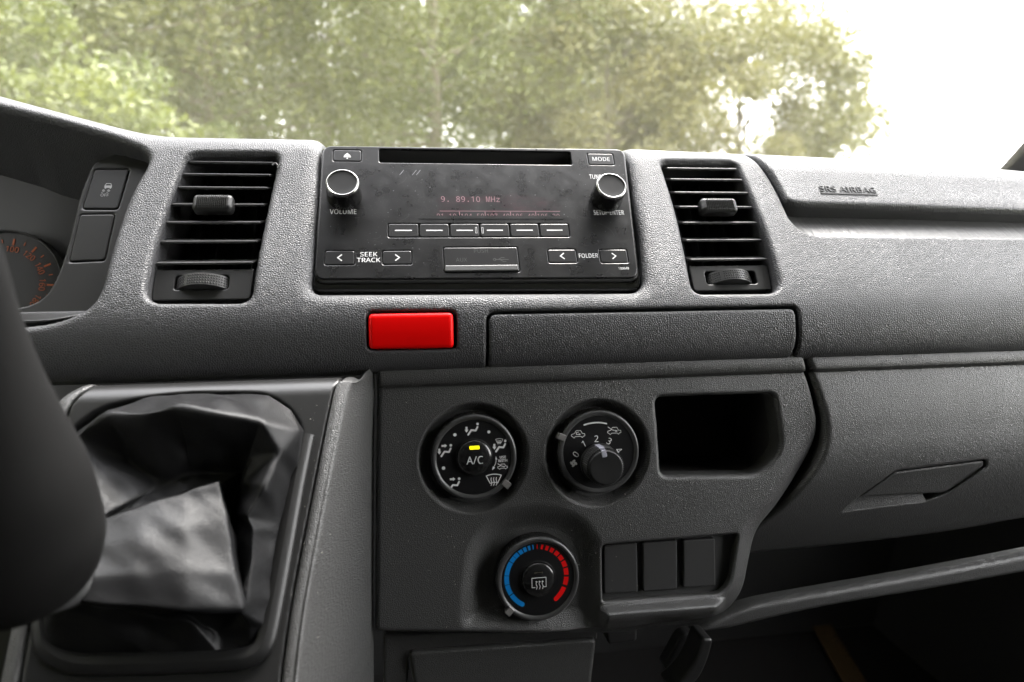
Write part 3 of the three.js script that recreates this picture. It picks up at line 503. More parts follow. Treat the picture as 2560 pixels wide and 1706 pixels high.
  // ----- dials -----
  const dialFace = (cx, cy, R, draw) => {   // drawn in the units of a tracing, centre (cx, cy), radius R
    const [c, k] = canvas(768, 768); k.fillStyle = 'rgb(20,20,21)'; k.fillRect(0, 0, 768, 768); const s = 384 / R; k.setTransform(s, 0, 0, s, 384 - cx * s, 384 - cy * s);
    k.fillStyle = k.strokeStyle = 'rgb(222,222,222)'; k.lineCap = 'round'; k.lineJoin = 'round'; draw(k);
    k.setTransform(1, 0, 0, 1, 0, 0); for (let i = 0; i < 60; i++) { k.fillStyle = `rgba(200,200,200,${rnd() * 0.5})`; k.beginPath(); k.arc(rnd() * 768, rnd() * 768, 0.5 + rnd() * 1.6, 0, 7); k.fill(); }
    return mat({ map: canvasTex(c), roughness: 0.36 });
  };
  const path = (k, pts, w, close) => { k.lineWidth = w; k.beginPath(); pts.forEach((p, i) => i ? k.lineTo(...p) : k.moveTo(...p)); if (close) k.closePath(); k.stroke(); };
  const dot = (k, x, y, r) => { k.beginPath(); k.arc(x, y, r, 0, 7); k.fill(); };
  const poly = (k, pts) => { k.beginPath(); pts.forEach((p, i) => i ? k.lineTo(...p) : k.moveTo(...p)); k.fill(); };
  const person = (k, x, y) => { dot(k, x, y, 19); path(k, [[x - 2, y + 42], [x - 28, y + 90], [x - 88, y + 82], [x - 132, y + 142]], 26); };
  const down = (k, x, y) => poly(k, [[x - 14, y], [x + 14, y], [x + 14, y + 40], [x + 28, y + 40], [x, y + 80], [x - 28, y + 40], [x - 14, y + 40]]);
  const right = (k, x, y) => poly(k, [[x, y - 14], [x + 42, y - 14], [x + 42, y - 28], [x + 76, y], [x + 42, y + 28], [x + 42, y + 14], [x, y + 14]]);
  const screen = (k, x, y, s, w) => {
    k.lineWidth = w; k.beginPath(); k.moveTo(x - 105 * s, y - 70 * s); k.quadraticCurveTo(x, y - 110 * s, x + 105 * s, y - 70 * s); k.lineTo(x + 52 * s, y + 36 * s); k.quadraticCurveTo(x, y + 10 * s, x - 52 * s, y + 36 * s); k.closePath(); k.stroke();
    for (const d of [-36, 0, 36]) { k.beginPath(); k.moveTo(x + d * s, y - 40 * s); k.bezierCurveTo(x + (d - 16) * s, y - 5 * s, x + (d + 22) * s, y + 20 * s, x + (d - 6) * s, y + 66 * s); k.stroke(); }
  };
  const car = (k, x, y, s, slash) => {
    path(k, [[-95, 20], [-92, 0], [-50, -12], [-25, -50], [40, -50], [62, -8], [95, -4], [98, 26], [78, 30], [62, 48], [42, 30], [-38, 30], [-56, 50], [-78, 30], [-95, 20]].map(p => [x + p[0] * s, y + p[1] * s]), 8, true);
    if (slash) { path(k, [[-88, -60], [-30, -18], [30, 2]].map(p => [x + p[0] * s, y + p[1] * s]), 9); poly(k, [[20, -14], [56, 2], [20, 16]].map(p => [x + p[0] * s, y + p[1] * s])); }
    else { path(k, [[10, -30], [-24, -24], [-22, 2], [20, 2]].map(p => [x + p[0] * s, y + p[1] * s]), 9); poly(k, [[12, -12], [46, 2], [12, 16]].map(p => [x + p[0] * s, y + p[1] * s])); }
  };
  const letters = (k, s, x, y, h, rot = 0, bold = '') => { k.save(); k.translate(x, y); k.rotate(rot); k.font = `${bold}${h}px sans-serif`; k.textAlign = 'center'; k.textBaseline = 'middle'; k.fillText(s, 0, 0); k.restore(); };
  function dial(c, name, face, pointerAngle, teeth) {
    const d = sub(name, g, [c[0], c[1], 0.003]);
    const n = teeth, pts = []; for (let i = 0; i < n * 4; i++) { const a = i / (n * 4) * 2 * Math.PI, r = DR * (i % 4 < 2 ? 1 : 0.985); pts.push([r * Math.cos(a), r * Math.sin(a)]); }
    part('knurled_side', plate(pts, -0.0014, 0.0125, 0), M.satin, d);
    part('rim', lathe([[DR * 0.995, -0.002], [DR * 0.985, -0.0007], [DR * 0.96, 0.0001], [DR * 0.925, 0.0002], [DR * 0.885, -0.0003], [DR * 0.86, -0.0012], [DR * 0.855, -0.003]], 96), M.slat, d);
    const f = new THREE.CircleGeometry(DR * 0.87, 72); f.translate(0, 0, -0.0010);
    const u = f.attributes.uv; for (let i = 0; i < u.count; i++) u.setXY(i, (u.getX(i) - 0.5) * 0.87 + 0.5, (u.getY(i) - 0.5) * 0.87 + 0.5);
    part('dial_face', f, face, d);
    if (pointerAngle !== undefined) { const b = box(0.0048, 0.0040, 0.006, DR * 0.985, 0, -0.0022, 0.0004, 2); b.rotateZ(pointerAngle); part('pointer', b, M.pointer, d); }
    return d;
  }
  const dA = dial(D1, 'airflow_dial', dialFace(875, 810, 598, k => {
    person(k, 932, 352); down(k, 778, 385); dot(k, 617, 487, 23); dot(k, 1086, 470, 22);
    person(k, 557, 630); right(k, 430, 632); down(k, 398, 668); dot(k, 450, 938, 24);
    person(k, 660, 1095); right(k, 532, 1097); person(k, 1312, 605); down(k, 1158, 640); screen(k, 1228, 612, 0.48, 8); screen(k, 1140, 1150, 1.0, 13);
    letters(k, 'USE', 1272, 832, 52, 0, 'bold '); letters(k, 'WITH', 1272, 880, 52, 0, 'bold '); car(k, 1265, 962, 0.72, true);
    path(k, [[1180, 850], [1172, 910], [1140, 968]], 9); poly(k, [[1176, 808], [1196, 860], [1166, 856]]); poly(k, [[1118, 1004], [1130, 950], [1164, 972]]);
  }), -0.735, 110);
  {
    const b = part('push_button', lathe([[DR * 0.405, -0.002], [DR * 0.40, 0.0004], [DR * 0.385, 0.0012], [DR * 0.30, 0.0021], [DR * 0.15, 0.0026], [0, 0.0027]], 64), M.gloss, dA);
    part('button_ring', lathe([[DR * 0.41, -0.0012], [DR * 0.418, -0.0004], [DR * 0.43, -0.0009]], 64), M.satin, dA);
    const font = await new FontLoader().loadAsync('fonts/droid/droid_sans_regular.typeface.json');
    const t = new TextGeometry('A/C', { font, size: 0.0046, depth: 0.0002, curveSegments: 4, bevelEnabled: false }); t.computeBoundingBox(); t.translate(-t.boundingBox.max.x / 2, -0.0034, 0.00262); part('button_lettering', t, M.white, dA);
    const lamp = plate(roundPoly(rect(-0.0030, 0.0053, 0.0030, 0.0074), 0.0006, 0.01), 0.00255, 0.0012, 0.0002); part('indicator_lamp', lamp, mat({ color: lin(0.5, 0.45, 0.01), emissive: new THREE.Color(0.9, 0.8, 0.0), emissiveIntensity: 0.34, roughness: 0.5 }), dA);
  }
  const dB = dial(D2, 'fan_dial', dialFace(885, 735, 598, k => {
    k.lineWidth = 22; k.beginPath(); k.arc(850, 900, 585, -1.86, -1.30); k.stroke();
    car(k, 588, 468, 1.02, false); car(k, 1118, 446, 1.02, true);
    letters(k, '0', 552, 752, 128, -0.9); letters(k, '1', 672, 608, 128, -0.45); letters(k, '2', 856, 548, 128, 0); letters(k, '3', 1042, 590, 128, 0.5); letters(k, '4', 1180, 726, 128, 1.0);
    for (let i = 0; i < 4; i++) { k.save(); k.translate(516, 876); k.rotate(i * Math.PI / 2 + 0.5); k.beginPath(); k.ellipse(24, -12, 30, 18, 0.3, 0, 7); k.fill(); k.restore(); }
  }), 2.72, 110);
  {
    const s = DR / 598, kb = sub('fan_knob', g, [D2[0] + (890 - 885) * s, D2[1] - (888 - 735) * s, 0.002]), r1 = 0.0119, r2 = 0.0106, n = 56, h = 0.0150;
    part('skirt', lathe([[r1 * 1.03, 0], [r1 * 1.02, 0.002], [r1 * 0.96, 0.003]], 72), M.satin, kb);
    const ribs = []; for (let i = 0; i < n; i++) { const a = i / n * 2 * Math.PI, b = box(0.0007, 0.0009, h - 0.003, 0, 0, 0); b.rotateX(0); b.translate(mix(r1, r2, 0.5), 0, h / 2); b.rotateZ(a); ribs.push(b); }
    part('grip_ribs', ribs, M.slat, kb).userData.kind = 'stuff';
    part('knob_body', lathe([[r1 * 0.97, 0.002], [r2 * 1.0, h - 0.001], [r2 * 0.985, h + 0.0002], [r2 * 0.95, h + 0.0007], [r2 * 0.88, h + 0.0008], [r2 * 0.5, h + 0.0006], [0, h + 0.0005]], 72), M.satin, kb);
    const b = join([box(0.0030, 0.0042, 0.0012, 0, r2 - 0.0019, h + 0.0006, 0.0003, 1), box(0.0030, 0.0012, h - 0.002, 0, mix(r1, r2, 0.5) + 0.0002, h / 2)]); b.rotateZ(0.16); part('pointer', b, mat({ color: lin(0.34, 0.34, 0.40), roughness: 0.45 }), kb);
  }
  const dC = dial(D3, 'temperature_dial', dialFace(812, 930, 520, k => {
    k.lineCap = 'butt'; const r = 371;
    const cool = [-0.115, -0.27, -0.43, -0.60, -0.79, -0.98, -1.21, -1.45, -1.75, -2.10, -2.62], warm = [0.02, 0.165, 0.32, 0.49, 0.68, 0.88, 1.10, 1.35, 1.64, 1.99, 2.50];
    const seg = (a, b, col, cap) => { k.strokeStyle = col; k.lineWidth = 58; k.beginPath(); k.arc(796, 905, r, Math.min(a, b) - Math.PI / 2, Math.max(a, b) - Math.PI / 2); k.stroke(); if (cap) { k.fillStyle = col; dot(k, 796 + r * Math.sin(b), 905 - r * Math.cos(b), 29); } };
    const wid = [0.035, 0.08, 0.11, 0.135, 0.155, 0.18, 0.21, 0.24, 0.285, 0.335, 0.49];
    cool.forEach((a, i) => seg(a + wid[i], a, 'rgb(10,128,205)', i == 10)); warm.forEach((a, i) => seg(a, a + (i < 10 ? wid[i] * 0.96 : 0), 'rgb(225,8,8)', false));
    seg(1.99, 2.46, 'rgb(225,8,8)', true);
  }), -2.36, 110);
  {
    part('push_button', lathe([[DR * 0.40, -0.002], [DR * 0.39, 0.0004], [DR * 0.375, 0.0011], [DR * 0.30, 0.0018], [DR * 0.15, 0.0022], [0, 0.0023]], 64), M.gloss, dC);
    const [c, k] = canvas(256, 256); k.clearRect(0, 0, 256, 256);
    const bar = (x0, y0, x1, y1, w) => { const L = Math.hypot(x1 - x0, y1 - y0), b = box(L, w, 0.0002); b.rotateZ(Math.atan2(y1 - y0, x1 - x0)); b.translate((x0 + x1) / 2, (y0 + y1) / 2, 0.00225); return b; };
    const a = 0.0044, l = [bar(-a, 0.0006, a, 0.0006, 0.0004), bar(-a, -0.0052, -0.0024, -0.0052, 0.0004), bar(a, -0.0052, 0.0028, -0.0052, 0.0004), bar(-a, 0.0006, -a, -0.0052, 0.0004), bar(a, 0.0006, a, -0.0052, 0.0004)];
    for (const x of [-0.0016, 0.0003, 0.0022]) l.push(bar(x, -0.0016, x - 0.0003, -0.0032, 0.0004), bar(x - 0.0003, -0.0032, x + 0.0004, -0.0048, 0.0004), bar(x + 0.0004, -0.0048, x - 0.0001, -0.0064, 0.0004), bar(x - 0.0005, -0.0019, x, -0.0014, 0.0004), bar(x + 0.0006, -0.0021, x, -0.0014, 0.0004));
    const sym = join(l); sym.translate(0, 0.0013, 0); part('button_symbol', sym, M.white, dC);
    part('button_ring', lathe([[DR * 0.41, -0.0012], [DR * 0.418, -0.0004], [DR * 0.43, -0.0009]], 64), M.satin, dC);
    part('indicator_lamp', plate(roundPoly(rect(-0.0028, 0.0040, 0.0026, 0.0054), 0.0005, 0.01), 0.0021, 0.001, 0.0002), mat({ color: lin(0.05, 0.045, 0.03), roughness: 0.4 }), dC);
  }
}

// ---------- glove box, tray below it, lower drawer ----------
{
  const g = thing('glove_box', 'black grained glove box door with a slanted pull latch', 'glove box', {o:[0.03586,-0.14021,-0.38541],tilt:0.15708});
  const top = [[0.22147,0.05559]][0][1] + 0.012, v0 = [[0.23304,-0.00073]][0][1], latch = [[0.28229,-0.02422],[0.35044,-0.01993],[0.35208,-0.02511],[0.32735,-0.04432],[0.31336,-0.0491],[0.25116,-0.05301],[0.25958,-0.04219]];
  const outline = new Contour(roundPoly([[[[0.21837,0.05426]][0][0], top], ...[[0.22049,0.05192],[0.22521,0.0369],[0.23014,0.01378],[0.23085,-0.0012],[0.22596,-0.01533],[0.21548,-0.0314],[0.20258,-0.04837],[0.18831,-0.06168],[0.18091,-0.08679],[0.25419,-0.08618],[0.32227,-0.08247],[0.34916,-0.08025],[0.37308,-0.07714],[0.40439,-0.07201]], [0.52, [[0.40441,-0.07018]][0][1]], [0.52, top]], [0, .02, .03, .03, .02, .02, .02, .02, .02, .01, .05, .03, .02, .05, .03, 0, 0]), { r: 0.004, h: 0.004, depth: 0.03 });
  const hole = new Contour(roundPoly(latch, [.003, .001, .001, .004, .002, .001, .004]), { r: 0.0008, depth: 0.016 });
  const extra = (u, v) => bead(u, v) + 0.004 - 4.2 * Math.max(0, v - vBend) ** 2 - 5.5 * Math.max(0, v0 - v) ** 2;
  const door = part('door', sheet({ u: [0.165, 0.50], v: [-0.125, 0.078], step: 0.0011, base: flat, outline, holes: [hole], extra }), M.stipple, g);
  const at = (p, d) => [p[0], p[1], extra(p[0], p[1]) + d];
  const L = [[0.28292,-0.02543],[0.34941,-0.02107],[0.35039,-0.02472],[0.32603,-0.04364],[0.2615,-0.04201]], mid = [L[0][0] * 0.5 + L[3][0] * 0.5, L[0][1] * 0.5 + L[3][1] * 0.5];
  const tilt = plate(roundPoly(L, [.002, .001, .001, .004, .002], 0.01), 0, 0.006, 0.0012, [], 3), Q = tilt.attributes.position;
  for (let i = 0; i < Q.count; i++) Q.setZ(i, Q.getZ(i) + extra(Q.getX(i), Q.getY(i)) - 0.0008);
  tilt.computeVertexNormals(); part('latch_paddle', tilt, M.stipple, g);
  const b = [[0.25116,-0.05301],[0.31369,-0.04912],[0.26023,-0.04164],[0.3095,-0.04055]];
  part('latch_scoop', surface([[at(b[2], -0.0045), at(b[3], -0.0045)], [at([(b[0][0] + b[2][0]) / 2, (b[0][1] + b[2][1]) / 2], -0.003), at([(b[1][0] + b[3][0]) / 2, (b[1][1] + b[3][1]) / 2], -0.003)], [at(b[0], -0.0006), at(b[1], -0.0006)]], 6), M.stipple, g);
  part('latch_backing', plate(roundPoly(latch.map(p => p), 0), -0.021, 0.002, 0), M.dark, g);
}
{
  const g = thing('parcel_tray', 'black moulded lower tray below the glove box', 'tray', {o:[0.26725,-0.2494,-0.39012],tilt:0.06981});
  const outline = new Contour(roundPoly([[-0.08408,-0.02711],[-0.06547,-0.01763],[-0.04347,-0.01025],[-0.02105,-0.00785],[0.08214,0.00058],[0.15215,0.00736],[0.21019,0.01352],[0.38003,0.03227],[0.38248,0.01392],[0.21155,-0.00136],[0.15323,-0.00663],[0.10548,-0.01085],[0.00711,-0.01737],[-0.06051,-0.02689]], [.004, .02, .02, .03, .05, .05, .05, 0, 0, .05, .05, .05, .05, .02]), { r: 0.004, h: 0.005, depth: 0.006 });
  part('tray_front', sheet({ u: [-0.12, 0.56], v: [-0.06, 0.13], step: 0.0012, base: flat, outline }), M.stipple, g);
}
{
  const g = thing('lower_drawer', 'plain black drawer front at the foot of the centre panel', 'drawer', {o:[0.04904,-0.25478,-0.37926],tilt:0.10472});
  part('drawer_front', plate(roundPoly([[-0.05617,-0.00776],[0.06449,-0.01103],[0.06202,-0.03127],[0.05831,-0.06034],[-0.05133,-0.04777]], [.004, .004, .008, .01, 0], 0.004), 0, 0.02, 0.003, [], 4), M.stipple, g);
  part('drawer_frame', plate(roundPoly([[-0.07124,0.00263],[0.06626,-0.00595],[0.06621,-0.01412],[-0.05573,-0.01117],[-0.0583,-0.04697],[-0.07265,-0.04533]], [.002, .002, .002, .006, 0, 0], 0.004), -0.004, 0.02, 0.002, [], 3), M.stipple, g);
}
{
  const g = thing('wiring_bracket', 'curved black plastic bracket hanging under the switch bay', 'bracket', {o:[0.04904,-0.25478,-0.37926],tilt:0.10472});
  part('bracket_arm', plate(roundPoly([[0.13162,-0.01095],[0.13893,-0.01164],[0.13594,-0.02393],[0.1293,-0.03827],[0.11898,-0.04499],[0.10811,-0.04383],[0.12017,-0.03492],[0.12741,-0.02308]], [.002, .003, .01, .01, .004, .004, .01, .01], 0.004), 0.012, 0.02, 0.002, [], 3), M.satin, g);
  part('bracket_foot', plate(roundPoly([[0.12801,-0.01956],[0.13898,-0.02062],[0.13784,-0.03614],[0.13115,-0.04448],[0.1202,-0.04692],[0.11414,-0.04268]], 0.006, 0.004), -0.012, 0.012, 0.002, [], 3), M.satin, g);
  part('connector_block', plate(roundPoly([[0.07847,-0.01532],[0.10213,-0.01585],[0.10212,-0.03246],[0.08133,-0.03328]], 0.003, 0.004), -0.03, 0.015, 0.002, [], 3), M.matt, g);
}
// ---------- instrument cluster ----------
{
  const g = thing('instrument_cluster', 'dark speedometer cluster with orange numerals in a hooded black surround', 'instrument cluster', {o:[-0.18487,0.00817,-0.45221],tilt:0.55851});
  const inner = [[-0.03946,-0.06647],[-0.03069,-0.06473],[-0.02379,-0.05932],[-0.02001,-0.04809],[-0.01755,-0.03041],[-0.01666,-0.0124],[-0.01595,0.00939],[-0.01256,0.02947],[-0.01077,0.0348]];
  const outline = new Contour(roundPoly([...[[0.02296,0.04691],[0.02423,0.03537],[0.01923,0.01773],[0.0149,0.00068],[0.01162,-0.021],[0.00952,-0.0389],[0.00892,-0.05623],[0.00549,-0.06574],[0.00035,-0.07228],[-0.01318,-0.08011],[-0.04348,-0.08145],[-0.05678,-0.08109],[-0.05897,-0.06984]], ...inner, ...[[-0.00041,0.04168]]], [.004, .004, .02, .02, .02, .02, .01, .01, .01, .01, .01, 0, 0, .02, .02, .02, .02, .02, .02, .02, .02, .004, .004]), { r: 0.0012, depth: 0.02 });
  const sw = [[-0.00999,0.02918],[0.01087,0.02981],[0.00755,-0.0006],[-0.01305,-0.00036]], bl = [[-0.01354,-0.00378],[0.00642,-0.00343],[0.00487,-0.0365],[-0.01486,-0.03719]];
  const c1 = new Contour(roundPoly(sw, 0.0022), { r: 0.0006, depth: 0.008 }), c2 = new Contour(roundPoly(bl, 0.0016), { r: 0.0006, depth: 0.008 });
  const fold = [[-0.02305,-0.06955]][0][1];
  part('bezel', sheet({ u: [-0.13, 0.045], v: [-0.10, 0.05], step: 0.0008, base: flat, outline, holes: [c1, c2], extra: (u, v) => v < fold ? Math.min(0.011, (fold - v) * 1.1) * smooth(0, 0.0015, fold - v) : 0 }), M.satin, g);
  // stability control switch with its printed symbol
  const [c, k] = canvas(512, 512); k.fillStyle = 'rgb(26,26,27)'; k.fillRect(0, 0, 512, 512); k.strokeStyle = k.fillStyle = 'rgb(165,165,165)';
  k.lineWidth = 9; k.lineJoin = 'round'; k.beginPath(); k.moveTo(235, 175); k.lineTo(250, 140); k.lineTo(305, 140); k.lineTo(320, 175); k.lineTo(320, 205); k.lineTo(235, 205); k.closePath(); k.stroke(); k.fillRect(235, 172, 85, 34); k.fillRect(238, 206, 18, 16); k.fillRect(300, 206, 18, 16);
  k.lineWidth = 7; for (const d of [0, 64]) { k.beginPath(); k.moveTo(235 + d, 232); k.lineTo(212 + d, 252); k.lineTo(245 + d, 256); k.lineTo(205 + d, 288); k.stroke(); }
  k.font = '62px sans-serif'; k.textAlign = 'center'; k.fillText('OFF', 250, 348);
  const t = canvasTex(c), b = c1.b, W = b[2] - b[0], H = b[3] - b[1]; t.repeat.set(1 / W, 1 / W); t.offset.set(-b[0] / W, -b[1] / W - 0.08);
  part('stability_switch', plate(roundPoly(sw.map(p => [mix(p[0], (b[0] + b[2]) / 2, 0.035), mix(p[1], (b[1] + b[3]) / 2, 0.03)]), 0.002, 0.004), 0.0003, 0.008, 0.0009, [], 3), mat({ map: t, roughness: 0.4 }), g);
  const bb = c2.b; part('blank_switch', plate(roundPoly(bl.map(p => [mix(p[0], (bb[0] + bb[2]) / 2, 0.03), mix(p[1], (bb[1] + bb[3]) / 2, 0.03)]), 0.002, 0.004), 0.0004, 0.008, 0.0009, [], 3), M.satin, g);
  // speedometer
  const f = {o:[-0.30347,-0.0451,-0.55723],tilt:0.31416}, fb = {o:[-0.18487,0.00817,-0.45221],tilt:0.55851};
  const sp = new THREE.Group(); sp.name = 'speedometer'; g.add(sp); g.updateMatrixWorld(true);
  sp.applyMatrix4(new THREE.Matrix4().copy(g.matrixWorld).invert().multiply(new THREE.Matrix4().makeRotationX(-f.tilt).setPosition(EYE.x + f.o[0], EYE.y + f.o[1], EYE.z + f.o[2])));
  const RG = 0.0345;
  const disc = new THREE.CircleGeometry(RG * 1.13, 72); part('dial_face', disc, mat({ color: lin(0.006), roughness: 0.6 }), sp);
  part('dial_ring', lathe([[RG * 1.13, 0.0], [RG * 1.15, 0.0025], [RG * 1.18, 0.003], [RG * 1.20, -0.004]]), M.matt, sp);
  part('cluster_backing', box(0.34, 0.20, 0.003, -0.05, 0.0, -0.008), M.dark, sp);
  const font = await new FontLoader().loadAsync('fonts/droid/droid_sans_regular.typeface.json');
  const glowO = mat({ color: lin(0.13, 0.03, 0.01), emissive: lin(0.9, 0.24, 0.07), emissiveIntensity: 0.022, roughness: 0.7 });
  for (let i = 0; i <= 12; i++) {
    const v = 60 + i * 10, a = (v - 94) / 20 * 0.497, r1 = RG * (i % 2 ? 0.98 : 1.0), len = i % 2 ? 0.0028 : 0.0050;
    const bar = box(i % 2 ? 0.0007 : 0.0013, len, 0.0003, 0, r1 - len / 2, 0.0004); bar.rotateZ(-a); part('tick', bar, glowO, sp);
    if (i % 2 == 0) { const tx = new TextGeometry(String(v), { font, size: 0.0043, depth: 0.0002, curveSegments: 4, bevelEnabled: false }); tx.computeBoundingBox(); tx.translate(-tx.boundingBox.max.x / 2, RG * 0.70, 0.0004); tx.rotateZ(-a); part('numeral', tx, glowO, sp); }
  }
}

// ---------- gear lever console ----------
const CF = {o:[-0.10759,-0.09802,-0.356],tilt:0.64577};
{
  const g = thing('shift_console', 'smooth black gear lever console below the hazard button', 'console', CF);
  const edge = [[0.06803,0.01774],[0.06495,0.0114],[0.06023,-0.01776],[0.04997,-0.0863],[0.04684,-0.11436],[0.04515,-0.14166]], left = [[-0.0593,0.02158],[-0.06588,0.00654],[-0.06839,-0.02194],[-0.06287,-0.07735],[-0.06251,-0.10283],[-0.06178,-0.13137]];
  // cover: smooth face, rounded over at the top
  const hole = new Contour(roundPoly([[-0.06503,-0.00865],[-0.05283,0.00478],[-0.03108,0.00986],[-0.00999,0.01218],[0.02973,0.00979],[0.0433,-0.00074],[0.04965,-0.01245],[0.04559,-0.04262],[0.03985,-0.09213],[0.03684,-0.11241],[0.02935,-0.1175],[-0.00015,-0.11666],[-0.03982,-0.11349],[-0.05398,-0.10532],[-0.06103,-0.07749],[-0.06482,-0.03513]], [.01, .01, .01, .01, .012, .01, .01, .05, .05, .01, .01, .02, .01, .01, .02, .02]), { r: 0.002, depth: 0.012 });
  const tv = edge[1][1];
  const base = (u, v) => { const t = v - tv + 0.004; if (t <= 0) return [u, v, 0]; const R = 0.016, a = Math.min(1.5, t / R); return [u, tv - 0.004 + R * Math.sin(a), -R * (1 - Math.cos(a)) - Math.max(0, t - 1.5 * R)]; };
  const outline = new Contour([...[...edge].reverse().map(p => p), [edge[0][0] + 0.001, tv + 0.03], [left[0][0], tv + 0.03], ...left], { r: 0.0012, depth: 0.01 });
  part('cover', sheet({ u: [-0.13, 0.10], v: [-0.17, tv + 0.03], step: 0.0011, base, outline, holes: [hole] }), M.satin, g);
  // grained side trims falling back from the cover's edge
  const wallEnd = [[0.08467,0.03517,-0.02167],[0.08502,0.03015,-0.02435],[0.08473,0.02103,-0.02919],[0.08337,-0.00634,-0.04374],[0.08091,-0.0774,-0.08153],[0.08007,-0.11245,-0.10017],[0.07879,-0.15363,-0.12206]];
  const trim = (e, s, end) => { const rows = []; for (const [du, dz] of [[0.0006, -0.001], [0.0012, 0.0006], [0.0030, 0.0012], [0.0055, 0.0004], [0.0085, -0.0022]]) rows.push(e.map(p => { const q = base(p[0] + s * du, p[1]); return [q[0], q[1], q[2] + dz]; }));
    const a = rows[rows.length - 1]; for (const t of [0.35, 0.7, 1]) rows.push(a.map((p, i) => [mix(p[0], end[i][0], t), mix(p[1], end[i][1], t), mix(p[2], end[i][2] - 0.004, t) + (t == 1 ? -0.002 : 0.002)])); return rows; };
  part('side_trim', surface(trim([[edge[0][0] + 0.001, tv + 0.018], ...edge], 1, wallEnd), 6), M.stipple, g);
  const le = [[left[0][0], tv + 0.018], ...left]; part('side_trim', surface(trim(le, -1, le.map(p => [p[0] - 0.03, p[1], -0.05])), 6), M.stipple, g);
  // raised rim round the boot
  const rp = [[0.0515,-0.01446,0.0],[0.0473,-0.04295,0.0],[0.04123,-0.09224,0.0],[0.03768,-0.11357,0.0],[0.02944,-0.11857,0.0],[-2e-05,-0.11772,0.0],[-0.03963,-0.11453,0.0],[-0.05462,-0.10561,0.0],[-0.06213,-0.07741,0.0]].map(p => V(...p)), tube = new THREE.TubeGeometry(new THREE.CatmullRomCurve3(rp, false, 'catmullrom', 0.3), 90, 0.0048, 12);
  const Q = tube.attributes.position; for (let i = 0; i < Q.count; i++) Q.setZ(i, Q.getZ(i) * 0.7); tube.computeVertexNormals(); part('boot_rim', tube, M.satin, g);
  part('well_backing', box(hole.b[2] - hole.b[0] + 0.006, hole.b[3] - hole.b[1] + 0.006, 0.002, (hole.b[0] + hole.b[2]) / 2, (hole.b[1] + hole.b[3]) / 2, -0.0135), M.dark, g);
}
